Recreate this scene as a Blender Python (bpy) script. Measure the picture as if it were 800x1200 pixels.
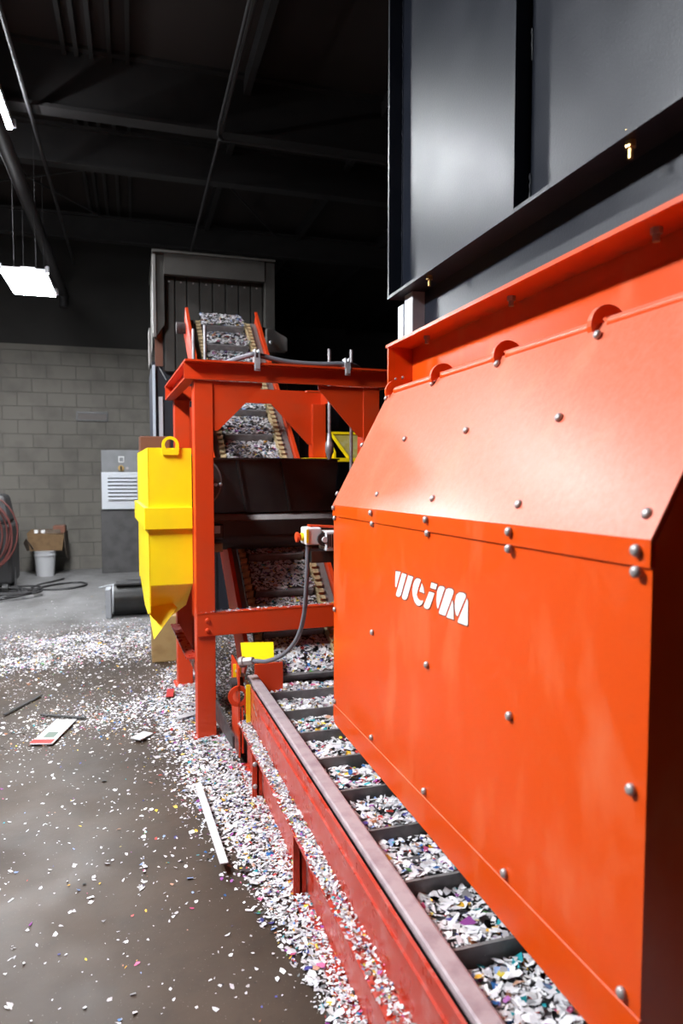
import bpy, math, random
import numpy as np
from mathutils import Vector, Matrix

random.seed(7)
rng = np.random.default_rng(11)
scene = bpy.context.scene
for o in list(bpy.data.objects):
    bpy.data.objects.remove(o)

# ------------------------------------------------------------------ camera
H = 1.45
YAW = math.atan(242 / 800.0)
PITCH = math.atan(45 / 800.0)
cam = bpy.data.cameras.new('camera')
cam.sensor_fit = 'VERTICAL'
cam.sensor_height = 36.0
cam.lens = 24.0
cam.clip_start = 0.02
cam_o = bpy.data.objects.new('camera', cam)
scene.collection.objects.link(cam_o)
cam_o.location = (0, 0, H)
cam_o.rotation_euler = (math.pi / 2 - PITCH, 0, -YAW)
cam.dof.use_dof = True
cam.dof.focus_distance = 2.9
cam.dof.aperture_fstop = 2.8
scene.camera = cam_o

# ------------------------------------------------------------------ world / exposure
world = bpy.data.worlds.new('world')
scene.world = world
world.use_nodes = True
world.node_tree.nodes['Background'].inputs[0].default_value = (0.6, 0.65, 0.75, 1)
world.node_tree.nodes['Background'].inputs[1].default_value = 0.02
scene.view_settings.view_transform = 'Standard'
scene.view_settings.look = 'None'
scene.view_settings.gamma = 1.0
scene.view_settings.use_curve_mapping = False
scene.view_settings.exposure = -0.12
LAMP_BAY = 215.0       # emission of the bay lamp before the back wall and of its twin under the roof beam
LAMP_LONG = 270.0      # emission of the double-length bay lamp left of the walkway

# ------------------------------------------------------------------ helpers
COL = scene.collection
WORLD_LOC = {}


def tag(o, label=None, cat=None, group=None, kind=None):
    if label: o['label'] = label
    if cat: o['category'] = cat
    if group: o['group'] = group
    if kind: o['kind'] = kind
    return o


def empty(name, loc, label, cat, group=None):
    o = bpy.data.objects.new(name, None)
    o.empty_display_size = 0.1
    COL.objects.link(o)
    o.location = loc
    WORLD_LOC[o.name] = Vector(loc)
    return tag(o, label, cat, group)


def place(o, parent, wl):
    """link o with its origin at world location wl under parent"""
    COL.objects.link(o)
    WORLD_LOC[o.name] = Vector(wl)
    if parent is not None:
        o.parent = parent
        o.location = Vector(wl) - WORLD_LOC[parent.name]
    else:
        o.location = wl
    return o


class MB:
    def __init__(s, M=None):
        s.v = []; s.f = []; s.M = M

    def add(s, vs, fs):
        n = len(s.v)
        for p in vs:
            p = Vector(p)
            if s.M is not None: p = s.M @ p
            s.v.append(p)
        for f in fs: s.f.append(tuple(i + n for i in f))
        return s

    def box(s, x0, x1, y0, y1, z0, z1):
        x0, x1 = min(x0, x1), max(x0, x1); y0, y1 = min(y0, y1), max(y0, y1); z0, z1 = min(z0, z1), max(z0, z1)
        return s.add([(x0, y0, z0), (x1, y0, z0), (x1, y1, z0), (x0, y1, z0), (x0, y0, z1), (x1, y0, z1), (x1, y1, z1), (x0, y1, z1)],
                     [(0, 3, 2, 1), (4, 5, 6, 7), (0, 1, 5, 4), (1, 2, 6, 5), (2, 3, 7, 6), (3, 0, 4, 7)])

    def hexa(s, b, t):
        """b, t: 4 points each, same winding"""
        return s.add(list(b) + list(t), [(0, 3, 2, 1), (4, 5, 6, 7), (0, 1, 5, 4), (1, 2, 6, 5), (2, 3, 7, 6), (3, 0, 4, 7)])

    def slab(s, quad, n, t):
        """polygon of 3D points thickened by t along -n"""
        q = [Vector(p) for p in quad]; n = Vector(n).normalized()
        b = [p - n * t for p in q]; k = len(q)
        fs = [tuple(range(k)), tuple(reversed(range(k, 2 * k)))]
        for i in range(k):
            j = (i + 1) % k
            fs.append((i, i + k, j + k, j))
        return s.add(q + b, fs)

    def prism(s, poly, axis, a0, a1):
        """poly: 2D points in the two other axes (order x,y,z), extruded along axis a0..a1"""
        k = len(poly)
        def mk(p, a):
            if axis == 0: return (a, p[0], p[1])
            if axis == 1: return (p[0], a, p[1])
            return (p[0], p[1], a)
        vs = [mk(p, a0) for p in poly] + [mk(p, a1) for p in poly]
        fs = [tuple(reversed(range(k))), tuple(range(k, 2 * k))]
        for i in range(k):
            j = (i + 1) % k
            fs.append((i, j, j + k, i + k))
        return s.add(vs, fs)

    def cyl(s, p0, p1, r0, r1=None, n=16):
        if r1 is None: r1 = r0
        return s.rings([(p0, r0), (p1, r1)], (Vector(p1) - Vector(p0)), n)

    def rings(s, pr, axis, n=16):
        """stack of rings (centre, radius) with a common axis"""
        w = Vector(axis).normalized()
        a = w.orthogonal().normalized(); b = w.cross(a)
        vs = []; fs = []
        for c, r in pr:
            for i in range(n):
                t = 2 * math.pi * i / n
                vs.append(Vector(c) + (a * math.cos(t) + b * math.sin(t)) * r)
        m = len(pr)
        for k in range(m - 1):
            for i in range(n):
                j = (i + 1) % n
                fs.append((k * n + i, k * n + j, (k + 1) * n + j, (k + 1) * n + i))
        fs.append(tuple(reversed(range(n))))
        fs.append(tuple((m - 1) * n + i for i in range(n)))
        return s.add(vs, fs)

    def tube(s, path, r, n=10):
        P = [Vector(p) for p in path]
        vs = []; fs = []
        t0 = (P[1] - P[0]).normalized(); a = t0.orthogonal().normalized()
        for k, p in enumerate(P):
            t = (P[min(k + 1, len(P) - 1)] - P[max(k - 1, 0)]).normalized()
            a = (a - t * a.dot(t)).normalized(); b = t.cross(a)
            rr = r[k] if isinstance(r, (list, tuple)) else r
            for i in range(n):
                q = 2 * math.pi * i / n
                vs.append(p + (a * math.cos(q) + b * math.sin(q)) * rr)
        for k in range(len(P) - 1):
            for i in range(n):
                j = (i + 1) % n
                fs.append((k * n + i, k * n + j, (k + 1) * n + j, (k + 1) * n + i))
        fs.append(tuple(reversed(range(n)))); fs.append(tuple((len(P) - 1) * n + i for i in range(n)))
        return s.add(vs, fs)

    def build(s, name, mat, parent=None, bevel=0.0, smooth=False, label=None, cat=None, group=None, kind=None):
        mn = Vector((min(v.x for v in s.v), min(v.y for v in s.v), min(v.z for v in s.v)))
        mx = Vector((max(v.x for v in s.v), max(v.y for v in s.v), max(v.z for v in s.v)))
        c = (mn + mx) / 2; c.z = mn.z
        me = bpy.data.meshes.new(name)
        me.from_pydata([tuple(v - c) for v in s.v], [], s.f)
        me.validate(); me.update()
        if smooth:
            me.polygons.foreach_set('use_smooth', [True] * len(me.polygons))
            me.set_sharp_from_angle(angle=math.radians(40))
        me.materials.append(mat)
        o = bpy.data.objects.new(name, me)
        place(o, parent, c)
        if bevel:
            m = o.modifiers.new('bevel', 'BEVEL'); m.width = bevel; m.segments = 2; m.limit_method = 'ANGLE'
            m.angle_limit = math.radians(50)
        return tag(o, label, cat, group, kind)


def smooth_path(pts, n=8):
    """Catmull-Rom through points"""
    P = [Vector(p) for p in pts]; P = [2 * P[0] - P[1]] + P + [2 * P[-1] - P[-2]]
    out = []
    for i in range(1, len(P) - 2):
        for k in range(n):
            t = k / n
            a, b, c, d = P[i - 1], P[i], P[i + 1], P[i + 2]
            out.append(0.5 * ((2 * b) + (c - a) * t + (2 * a - 5 * b + 4 * c - d) * t * t + (-a + 3 * b - 3 * c + d) * t ** 3))
    out.append(P[-2])
    return out


# ------------------------------------------------------------------ materials
def mat(name, col, rough=0.5, metal=0.0, col2=None, scale=8.0, lo=0.45, hi=0.7, bump=0.0, bscale=120.0, spec=0.5,
        dust=None, dust_amt=0.0, rough2=None, stretch=(1, 1, 1), detail=6.0):
    m = bpy.data.materials.new(name); m.use_nodes = True
    nt = m.node_tree; N = nt.nodes; L = nt.links
    b = N['Principled BSDF']
    b.inputs['Roughness'].default_value = rough
    b.inputs['Metallic'].default_value = metal
    b.inputs['Specular IOR Level'].default_value = spec
    b.inputs['Base Color'].default_value = (*col, 1)
    geo = N.new('ShaderNodeNewGeometry')
    src = geo.outputs['Position']
    if stretch != (1, 1, 1):
        mp = N.new('ShaderNodeMapping'); mp.inputs['Scale'].default_value = stretch
        L.new(src, mp.inputs['Vector']); src = mp.outputs['Vector']
    cur = None
    if col2 is not None:
        t = N.new('ShaderNodeTexNoise'); t.inputs['Scale'].default_value = scale; t.inputs['Detail'].default_value = detail
        L.new(src, t.inputs['Vector'])
        r = N.new('ShaderNodeMapRange'); r.inputs['From Min'].default_value = lo; r.inputs['From Max'].default_value = hi
        L.new(t.outputs['Fac'], r.inputs['Value'])
        x = N.new('ShaderNodeMix'); x.data_type = 'RGBA'
        x.inputs[6].default_value = (*col, 1); x.inputs[7].default_value = (*col2, 1)
        L.new(r.outputs['Result'], x.inputs[0]); L.new(x.outputs[2], b.inputs['Base Color'])
        cur = x.outputs[2]
        if rough2 is not None:
            q = N.new('ShaderNodeMapRange'); q.inputs['To Min'].default_value = rough; q.inputs['To Max'].default_value = rough2
            L.new(r.outputs['Result'], q.inputs['Value']); L.new(q.outputs['Result'], b.inputs['Roughness'])
    if dust is not None:
        t = N.new('ShaderNodeTexNoise'); t.inputs['Scale'].default_value = 17.0; t.inputs['Detail'].default_value = 9.0
        t.inputs['Roughness'].default_value = 0.7
        L.new(geo.outputs['Position'], t.inputs['Vector'])
        r = N.new('ShaderNodeMapRange'); r.inputs['From Min'].default_value = 0.5; r.inputs['From Max'].default_value = 0.75
        r.inputs['To Max'].default_value = dust_amt
        L.new(t.outputs['Fac'], r.inputs['Value'])
        x = N.new('ShaderNodeMix'); x.data_type = 'RGBA'
        x.inputs[6].default_value = (*col, 1)
        if cur is not None: L.new(cur, x.inputs[6])
        x.inputs[7].default_value = (*dust, 1)
        L.new(r.outputs['Result'], x.inputs[0]); L.new(x.outputs[2], b.inputs['Base Color'])
    if bump:
        t = N.new('ShaderNodeTexNoise'); t.inputs['Scale'].default_value = bscale; t.inputs['Detail'].default_value = 4
        L.new(geo.outputs['Position'], t.inputs['Vector'])
        bp = N.new('ShaderNodeBump'); bp.inputs['Strength'].default_value = bump; bp.inputs['Distance'].default_value = 0.004
        L.new(t.outputs['Fac'], bp.inputs['Height']); L.new(bp.outputs['Normal'], b.inputs['Normal'])
    return m


def emit(name, col, strength):
    m = bpy.data.materials.new(name); m.use_nodes = True
    nt = m.node_tree; nt.nodes.clear()
    e = nt.nodes.new('ShaderNodeEmission'); e.inputs[0].default_value = (*col, 1); e.inputs[1].default_value = strength
    o = nt.nodes.new('ShaderNodeOutputMaterial'); nt.links.new(e.outputs[0], o.inputs[0])
    return m


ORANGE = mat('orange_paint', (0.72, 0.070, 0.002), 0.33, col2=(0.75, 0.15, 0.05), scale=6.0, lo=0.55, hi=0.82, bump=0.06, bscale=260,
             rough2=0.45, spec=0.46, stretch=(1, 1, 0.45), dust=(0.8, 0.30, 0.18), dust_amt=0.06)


def dust_and_sheen(m, col, amt):
    """pale tint on upward-facing paint: painted lamp sheen plus some settled dust"""
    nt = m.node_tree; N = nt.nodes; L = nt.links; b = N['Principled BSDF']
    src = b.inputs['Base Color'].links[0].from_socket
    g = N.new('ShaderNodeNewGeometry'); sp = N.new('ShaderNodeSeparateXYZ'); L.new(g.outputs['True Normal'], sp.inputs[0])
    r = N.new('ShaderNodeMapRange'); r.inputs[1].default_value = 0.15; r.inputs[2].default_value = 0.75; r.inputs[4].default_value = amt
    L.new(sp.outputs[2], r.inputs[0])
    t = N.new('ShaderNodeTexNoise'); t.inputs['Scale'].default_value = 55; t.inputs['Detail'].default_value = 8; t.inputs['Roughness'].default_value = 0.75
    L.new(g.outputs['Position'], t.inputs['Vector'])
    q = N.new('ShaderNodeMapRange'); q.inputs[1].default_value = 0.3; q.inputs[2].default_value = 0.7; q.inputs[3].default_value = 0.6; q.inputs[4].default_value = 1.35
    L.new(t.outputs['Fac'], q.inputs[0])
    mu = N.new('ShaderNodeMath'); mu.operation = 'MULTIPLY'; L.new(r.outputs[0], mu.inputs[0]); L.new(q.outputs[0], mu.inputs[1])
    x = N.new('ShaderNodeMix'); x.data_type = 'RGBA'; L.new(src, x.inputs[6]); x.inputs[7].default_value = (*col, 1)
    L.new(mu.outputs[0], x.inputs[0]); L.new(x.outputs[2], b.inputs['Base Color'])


dust_and_sheen(ORANGE, (0.80, 0.38, 0.30), 0.48)  # pink lamp highlight on the sloped cover put into the colour, with dust
RED = mat('red_paint', (0.60, 0.041, 0.003), 0.42, col2=(0.55, 0.050, 0.010), scale=6, bump=0.05, bscale=200)
RED_DUSTY = mat('dusty_red_paint', (0.43, 0.028, 0.009), 0.26, col2=(0.46, 0.08, 0.06), scale=14, lo=0.42, hi=0.75, bump=0.06, bscale=60,
                dust=(0.55, 0.32, 0.30), dust_amt=0.45, rough2=0.5)
YELLOW = mat('yellow_paint', (0.92, 0.69, 0.003), 0.45, col2=(0.88, 0.65, 0.008), scale=5, bump=0.04, bscale=150)
BLACK_PAINT = mat('charcoal_paint', (0.006, 0.008, 0.014), 0.35, col2=(0.011, 0.013, 0.020), scale=7, lo=0.4, hi=0.8, bump=0.12, bscale=140, rough2=0.40, spec=0.36)
BLACK_FACE = mat('black_enamel', (0.010, 0.010, 0.010), 0.35, col2=(0.02, 0.018, 0.016), scale=9)
RUBBER = mat('black_rubber', (0.022, 0.021, 0.022), 0.6)
HOSE = mat('grey_conduit', (0.15, 0.15, 0.17), 0.45, bump=0.1)
STEEL = mat('worn_steel', (0.42, 0.41, 0.42), 0.42, metal=0.6, col2=(0.30, 0.28, 0.29), scale=40)
RAIL = mat('dusty_rail_steel', (0.37, 0.31, 0.325), 0.5, metal=0.15, col2=(0.27, 0.21, 0.23), scale=22, bump=0.3, bscale=90)
GALV = mat('galvanised_steel', (0.52, 0.54, 0.58), 0.4, metal=0.6, col2=(0.62, 0.62, 0.63), scale=14)
BOLT = mat('bolt_zinc', (0.42, 0.38, 0.37), 0.45, metal=0.45)
BRASS = mat('yellow_zinc', (0.62, 0.42, 0.16), 0.35, metal=0.8)
DARK_STEEL = mat('dark_belt_steel', (0.055, 0.052, 0.055), 0.5, metal=0.3, col2=(0.10, 0.095, 0.095), scale=30)
CLEAT = mat('cleat_steel', (0.17, 0.16, 0.16), 0.5, metal=0.2, col2=(0.23, 0.22, 0.22), scale=25)
TAN = mat('tan_link_plate', (0.52, 0.40, 0.22), 0.6, col2=(0.36, 0.26, 0.13), scale=40)
GREY_PLATE = mat('grey_guard_strip', (0.20, 0.19, 0.18), 0.5, metal=0.3)
HOOD = mat('grey_hood_sheet', (0.060, 0.056, 0.050), 0.6, metal=0.2, col2=(0.046, 0.042, 0.037), scale=6)
NAVY = mat('navy_sheet', (0.012, 0.014, 0.023), 0.55)
PALE_POST = mat('pale_painted_post', (0.55, 0.62, 0.70), 0.4)
CABINET = mat('cabinet_grey', (0.22, 0.225, 0.235), 0.42, col2=(0.19, 0.195, 0.20), scale=6)
CABINET_LOW = mat('cabinet_dark_grey', (0.075, 0.072, 0.072), 0.5, col2=(0.05, 0.048, 0.048), scale=7)
LOUVRE = mat('louvre_aluminium', (0.68, 0.71, 0.76), 0.35, metal=0.3)
WHITE_PLASTIC = mat('white_plastic', (0.72, 0.72, 0.73), 0.4)
RED_PLASTIC = mat('red_button_plastic', (0.70, 0.07, 0.02), 0.35)
CARD = mat('cardboard', (0.17, 0.10, 0.045), 0.8, col2=(0.12, 0.07, 0.03), scale=15)
CARD_DARK = mat('old_cardboard', (0.10, 0.075, 0.055), 0.85, col2=(0.15, 0.11, 0.08), scale=12)
BIN = mat('tan_bin', (0.34, 0.22, 0.09), 0.7, col2=(0.27, 0.16, 0.06), scale=9)
BROWN = mat('brown_drum', (0.15, 0.055, 0.03), 0.55)
LOGO_W = mat('logo_white', (0.86, 0.84, 0.82), 0.45)
LOGO_E = mat('logo_edge', (0.16, 0.03, 0.015), 0.6)
INK = mat('black_ink', (0.01, 0.01, 0.01), 0.5)
BRUSH = mat('brush_bristle', (0.28, 0.17, 0.09), 0.9, bump=0.6, bscale=300)
BLOCK = mat('painted_block', (0.142, 0.131, 0.113), 0.8, col2=(0.098, 0.090, 0.078), scale=3.2, bump=0.35, bscale=70)
MORTAR = mat('mortar', (0.105, 0.098, 0.087), 0.9)
WALL_DARK = mat('dark_wall_paint', (0.024, 0.022, 0.020), 0.8, col2=(0.018, 0.017, 0.015), scale=2)
WALL_FAR = mat('unlit_wall_paint', (0.05, 0.045, 0.045), 0.9)
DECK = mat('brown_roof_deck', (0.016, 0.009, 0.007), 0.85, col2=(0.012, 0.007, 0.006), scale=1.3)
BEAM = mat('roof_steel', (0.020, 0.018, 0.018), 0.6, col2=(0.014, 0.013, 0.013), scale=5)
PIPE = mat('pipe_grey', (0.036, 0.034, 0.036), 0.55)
LAMP_BODY = mat('lamp_housing', (0.35, 0.35, 0.36), 0.4, metal=0.4)
CORD_RED = mat('red_cable', (0.085, 0.018, 0.014), 0.6)
BUCKET = mat('bucket_plastic', (0.42, 0.42, 0.43), 0.5)
FOAM = mat('pale_foam', (0.30, 0.31, 0.33), 0.7)


def floor_material():
    m = bpy.data.materials.new('concrete_floor'); m.use_nodes = True
    nt = m.node_tree; N = nt.nodes; L = nt.links; b = N['Principled BSDF']
    geo = N.new('ShaderNodeNewGeometry')
    def noise(scale, det=6, rough=0.55, st=None):
        t = N.new('ShaderNodeTexNoise'); t.inputs['Scale'].default_value = scale; t.inputs['Detail'].default_value = det
        t.inputs['Roughness'].default_value = rough
        if st:
            mp = N.new('ShaderNodeMapping'); mp.inputs['Scale'].default_value = st
            L.new(geo.outputs['Position'], mp.inputs['Vector']); L.new(mp.outputs['Vector'], t.inputs['Vector'])
        else:
            L.new(geo.outputs['Position'], t.inputs['Vector'])
        return t.outputs['Fac']
    def rngn(src, a, b_, c=0.0, d=1.0):
        r = N.new('ShaderNodeMapRange'); r.inputs[1].default_value = a; r.inputs[2].default_value = b_
        r.inputs[3].default_value = c; r.inputs[4].default_value = d
        L.new(src, r.inputs[0]); return r.outputs[0]
    def mix(f, a, c):
        x = N.new('ShaderNodeMix'); x.data_type = 'RGBA'
        for i, v in ((6, a), (7, c)):
            if isinstance(v, tuple): x.inputs[i].default_value = (*v, 1)
            else: L.new(v, x.inputs[i])
        L.new(f, x.inputs[0]); return x.outputs[2]
    base = mix(rngn(noise(1.6, 7, 0.6), 0.35, 0.68), (0.036, 0.024, 0.016), (0.066, 0.046, 0.032))
    base = mix(rngn(noise(7, 8, 0.65), 0.52, 0.8, 0, 0.6), base, (0.026, 0.020, 0.016))
    # pale cement dust swept over the far end of the slab, with tyre arcs
    sep = N.new('ShaderNodeSeparateXYZ'); L.new(geo.outputs['Position'], sep.inputs[0])
    wob = N.new('ShaderNodeMath'); wob.operation = 'MULTIPLY_ADD'
    L.new(noise(0.9, 5), wob.inputs[0]); wob.inputs[1].default_value = 2.4; L.new(sep.outputs[1], wob.inputs[2])
    pale = rngn(wob.outputs[0], 7.0, 8.6)
    dust = mix(rngn(noise(2.2, 8, 0.65, (1.0, 0.45, 1)), 0.35, 0.7), (0.12, 0.117, 0.115), (0.22, 0.217, 0.218))
    base = mix(pale, base, dust)
    speck = rngn(noise(160, 2, 0.5), 0.70, 0.76, 0, 0.5)
    base = mix(speck, base, (0.4, 0.38, 0.36))
    L.new(base, b.inputs['Base Color'])
    b.inputs['Specular IOR Level'].default_value = 0.28
    L.new(rngn(noise(3.0, 6), 0.3, 0.7, 0.36, 0.56), b.inputs['Roughness'])
    bp = N.new('ShaderNodeBump'); bp.inputs['Strength'].default_value = 0.12; bp.inputs['Distance'].default_value = 0.004
    L.new(noise(40, 6), bp.inputs['Height']); L.new(bp.outputs[0], b.inputs['Normal'])
    return m


FLOOR = floor_material()


def flake_material(name, rough=0.45):
    m = bpy.data.materials.new(name); m.use_nodes = True
    nt = m.node_tree; b = nt.nodes['Principled BSDF']
    a = nt.nodes.new('ShaderNodeAttribute'); a.attribute_name = 'flake'
    nt.links.new(a.outputs['Color'], b.inputs['Base Color'])
    b.inputs['Roughness'].default_value = rough
    return m


FLAKE = flake_material('plastic_flakes')

# ------------------------------------------------------------------ room shell
YB = 11.0
SPLIT = 3.33
CEIL = 5.1
MB().box(-6.5, 7.0, -4.5, 17.0, -0.1, 0.0).build('floor', FLOOR, kind='structure')
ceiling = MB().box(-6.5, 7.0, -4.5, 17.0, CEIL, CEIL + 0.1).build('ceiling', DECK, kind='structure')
wall_back = MB().box(-6.5, 1.75, YB, YB + 0.2, 0, SPLIT).build('wall_back', MORTAR, kind='structure')
MB().box(-6.5, 1.75, YB + 0.02, YB + 0.2, SPLIT, CEIL).build('upper_band', WALL_DARK, wall_back)
MB().box(1.75, 7.0, 16.8, 17.0, 0, CEIL).build('wall_far', WALL_FAR, kind='structure')
MB().box(1.6, 1.75, YB + 0.2, 16.8, 0, CEIL).build('wall_return', WALL_FAR, kind='structure')
MB().box(-6.7, -6.5, -4.5, YB + 0.2, 0, CEIL).build('wall_left', WALL_DARK, kind='structure')
MB().box(7.0, 7.2, -4.5, 17.0, 0, CEIL).build('wall_right', WALL_FAR, kind='structure')
MB().box(-6.7, 7.2, -4.7, -4.5, 0, CEIL).build('wall_front', WALL_DARK, kind='structure')

# concrete blocks of the back wall: each one its own piece
bw, bh, jt = 0.4064, 0.2032, 0.007
bm_variants = []
for k in range(5):
    t = MB(); d = 0.005 + 0.003 * random.random()
    e = 0.004
    x0, x1, z0, z1 = jt / 2, bw - jt / 2, jt / 2, bh - jt / 2
    t.hexa([(x0, 0, z0), (x1, 0, z0), (x1, 0, z1), (x0, 0, z1)],
           [(x0 + e, -d, z0 + e), (x1 - e, -d, z0 + e), (x1 - e, -d, z1 - e), (x0 + e, -d, z1 - e)])
    me = bpy.data.meshes.new('block'); me.from_pydata([tuple(v) for v in t.v], [], t.f); me.update(); me.materials.append(BLOCK)
    bm_variants.append(me)
nc = int(SPLIT / bh)
rest = MB()
for r in range(nc + 1):
    z = r * bh
    off = (r % 2) * bw / 2
    for c in range(-16, 5):
        x = c * bw + off
        if x + bw > 1.7: continue
        if r == nc:
            continue
        if -4.3 < x < 0.45:
            o = bpy.data.objects.new('block', random.choice(bm_variants))
            place(o, wall_back, (x, YB + random.uniform(0, 0.0015), z))
        else:
            e = 0.004
            rest.hexa([(x + jt / 2, YB, z + jt / 2), (x + bw - jt / 2, YB, z + jt / 2), (x + bw - jt / 2, YB, z + bh - jt / 2), (x + jt / 2, YB, z + bh - jt / 2)],
                      [(x + jt / 2 + e, YB - .006, z + jt / 2 + e), (x + bw - jt / 2 - e, YB - .006, z + jt / 2 + e), (x + bw - jt / 2 - e, YB - .006, z + bh - jt / 2 - e), (x + jt / 2 + e, YB - .006, z + bh - jt / 2 - e)])
rest.build('block_field', BLOCK, wall_back, kind='stuff')
# capping strip where paint changes
MB().box(-6.5, 1.75, YB - 0.012, YB + 0.03, nc * bh + 0.004, SPLIT + 0.01).build('capping_course', BLOCK, wall_back)

# roof steel: I-beams across, deck seams along
def ibeam(y, zb, h, w, x0=-6.4, x1=6.9):
    t = MB()
    t.box(x0, x1, y - w / 2, y + w / 2, zb, zb + 0.03)
    t.box(x0, x1, y - 0.012, y + 0.012, zb + 0.03, zb + h - 0.03)
    t.box(x0, x1, y - w / 2, y + w / 2, zb + h - 0.03, zb + h)
    t.build('roof_beam', BEAM, ceiling)
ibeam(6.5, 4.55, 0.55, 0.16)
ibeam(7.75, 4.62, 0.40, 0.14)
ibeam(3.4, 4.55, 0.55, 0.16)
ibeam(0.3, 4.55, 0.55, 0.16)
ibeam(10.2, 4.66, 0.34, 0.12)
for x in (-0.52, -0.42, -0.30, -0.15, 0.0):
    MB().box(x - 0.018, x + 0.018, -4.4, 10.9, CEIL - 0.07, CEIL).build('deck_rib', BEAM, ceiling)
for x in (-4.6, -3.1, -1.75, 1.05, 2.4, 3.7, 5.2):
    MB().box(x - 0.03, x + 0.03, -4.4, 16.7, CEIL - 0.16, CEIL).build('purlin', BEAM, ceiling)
# bridging rods between purlins
for (xa, ya, xb_, yb) in ((-1.75, 8.2, -0.2, 10.4), (-1.75, 9.4, 0.1, 8.3), (1.05, 8.4, 2.4, 10.8), (1.05, 10.6, 3.7, 12.6)):
    MB().tube([(xa, ya, CEIL - 0.14), (xb_, yb, CEIL - 0.12)], 0.012, 6).build('bridging_rod', PIPE, ceiling)

# pipes and conduits under the roof
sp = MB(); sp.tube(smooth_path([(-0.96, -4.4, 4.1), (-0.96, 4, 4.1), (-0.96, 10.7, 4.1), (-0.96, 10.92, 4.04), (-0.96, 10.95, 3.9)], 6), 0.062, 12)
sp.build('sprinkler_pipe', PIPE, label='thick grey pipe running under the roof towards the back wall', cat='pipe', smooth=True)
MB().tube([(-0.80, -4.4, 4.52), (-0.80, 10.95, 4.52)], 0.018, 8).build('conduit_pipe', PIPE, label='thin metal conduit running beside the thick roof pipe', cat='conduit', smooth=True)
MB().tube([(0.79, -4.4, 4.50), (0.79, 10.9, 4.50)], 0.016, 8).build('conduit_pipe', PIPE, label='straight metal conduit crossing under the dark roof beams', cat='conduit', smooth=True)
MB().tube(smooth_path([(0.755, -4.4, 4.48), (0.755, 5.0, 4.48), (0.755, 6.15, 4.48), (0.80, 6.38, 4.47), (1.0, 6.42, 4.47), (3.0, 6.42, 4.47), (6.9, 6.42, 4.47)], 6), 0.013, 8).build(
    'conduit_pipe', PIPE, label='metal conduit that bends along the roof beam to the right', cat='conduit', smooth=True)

# ------------------------------------------------------------------ lamps
def bay_lamp(x0, x1, y0, y1, z, strength, name, label, cords=True, tubes=False):
    t = empty(name, ((x0 + x1) / 2, (y0 + y1) / 2, z), label, 'lamp')
    MB().box(x0, x1, y0, y1, z + 0.012, z + 0.06).build('housing', LAMP_BODY, t, bevel=0.006)
    em = emit('lamp_light', (0.93, 0.96, 1.0), strength)
    if tubes:
        w = (x1 - x0)
        for cx in (x0 + w * 0.27, x1 - w * 0.27):
            MB().box(cx - w * 0.2, cx + w * 0.2, y0 + 0.02, y1 - 0.02, z - 0.01, z + 0.012).build('light_tube', em, t, bevel=0.008)
    else:
        MB().box(x0 + 0.012, x1 - 0.012, y0 + 0.012, y1 - 0.012, z - 0.004, z + 0.012).build('diffuser', em, t)
        for (cx, cy) in ((x0, y0), (x1, y0), (x0, y1), (x1, y1)):
            MB().cyl((cx, cy, z + 0.02), (cx, cy, z + 0.085), 0.02, n=10).build('corner_bracket', LAMP_BODY, t)
    cx, cy = (x0 + x1) / 2, (y0 + y1) / 2
    MB().box(cx - 0.07, cx + 0.07, cy - 0.14, cy + 0.14, z + 0.06, z + 0.15).build('driver_box', LAMP_BODY, t, bevel=0.006)
    for (px, py) in ((cx - 0.1, y0 + 0.1), (cx + 0.1, y0 + 0.1), (cx - 0.1, y1 - 0.1), (cx + 0.1, y1 - 0.1)):
        MB().tube([(px, py, z + 0.055), (px, py, CEIL)], 0.0025, 6).build('hanging_wire', PIPE, t)
    return t

bay_lamp(-1.22, -0.79, 7.40, 8.24, 3.40, LAMP_BAY, 'bay_lamp', 'lit rectangular bay lamp hanging before the back wall')
bay_lamp(-1.36, -0.945, 5.74, 6.60, 4.40, LAMP_BAY, 'bay_lamp', 'lit bay lamp under the roof beam cut off by the left frame edge')
bay_lamp(-2.10, -1.70, 1.75, 3.40, 3.75, LAMP_LONG, 'bay_lamp', 'long bay lamp high over the walkway left of the shredder')

# ------------------------------------------------------------------ shredder housing
XF = 0.80
PF = dict(bf=(XF, 2.758, 0.388), ff=(XF, 2.757, 1.319), fn=(XF, 0.906, 1.343), bn=(XF, 0.910, 0.420),
          tf=(1.045, 2.764, 1.790), tn=(1.045, 0.906, 1.803))
V = {k: Vector(p) for k, p in PF.items()}
sh = empty('shredder', (1.3, 1.8, 0), 'orange shredder housing with sloped cover, bolts and white lettering', 'shredder')
# frame body behind the covers
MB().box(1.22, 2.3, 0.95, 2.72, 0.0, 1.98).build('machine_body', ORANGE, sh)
front = MB()
z1f, z1n = 1.319 - 0.047, 1.343 - 0.047
front.slab([(XF, 2.758, 0.468), (XF, 2.757, z1f), (XF, 0.906, z1n), (XF, 0.908, 0.530)], (-1, 0, 0), 0.006)
front_o = front.build('front_panel', ORANGE, sh)
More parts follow.
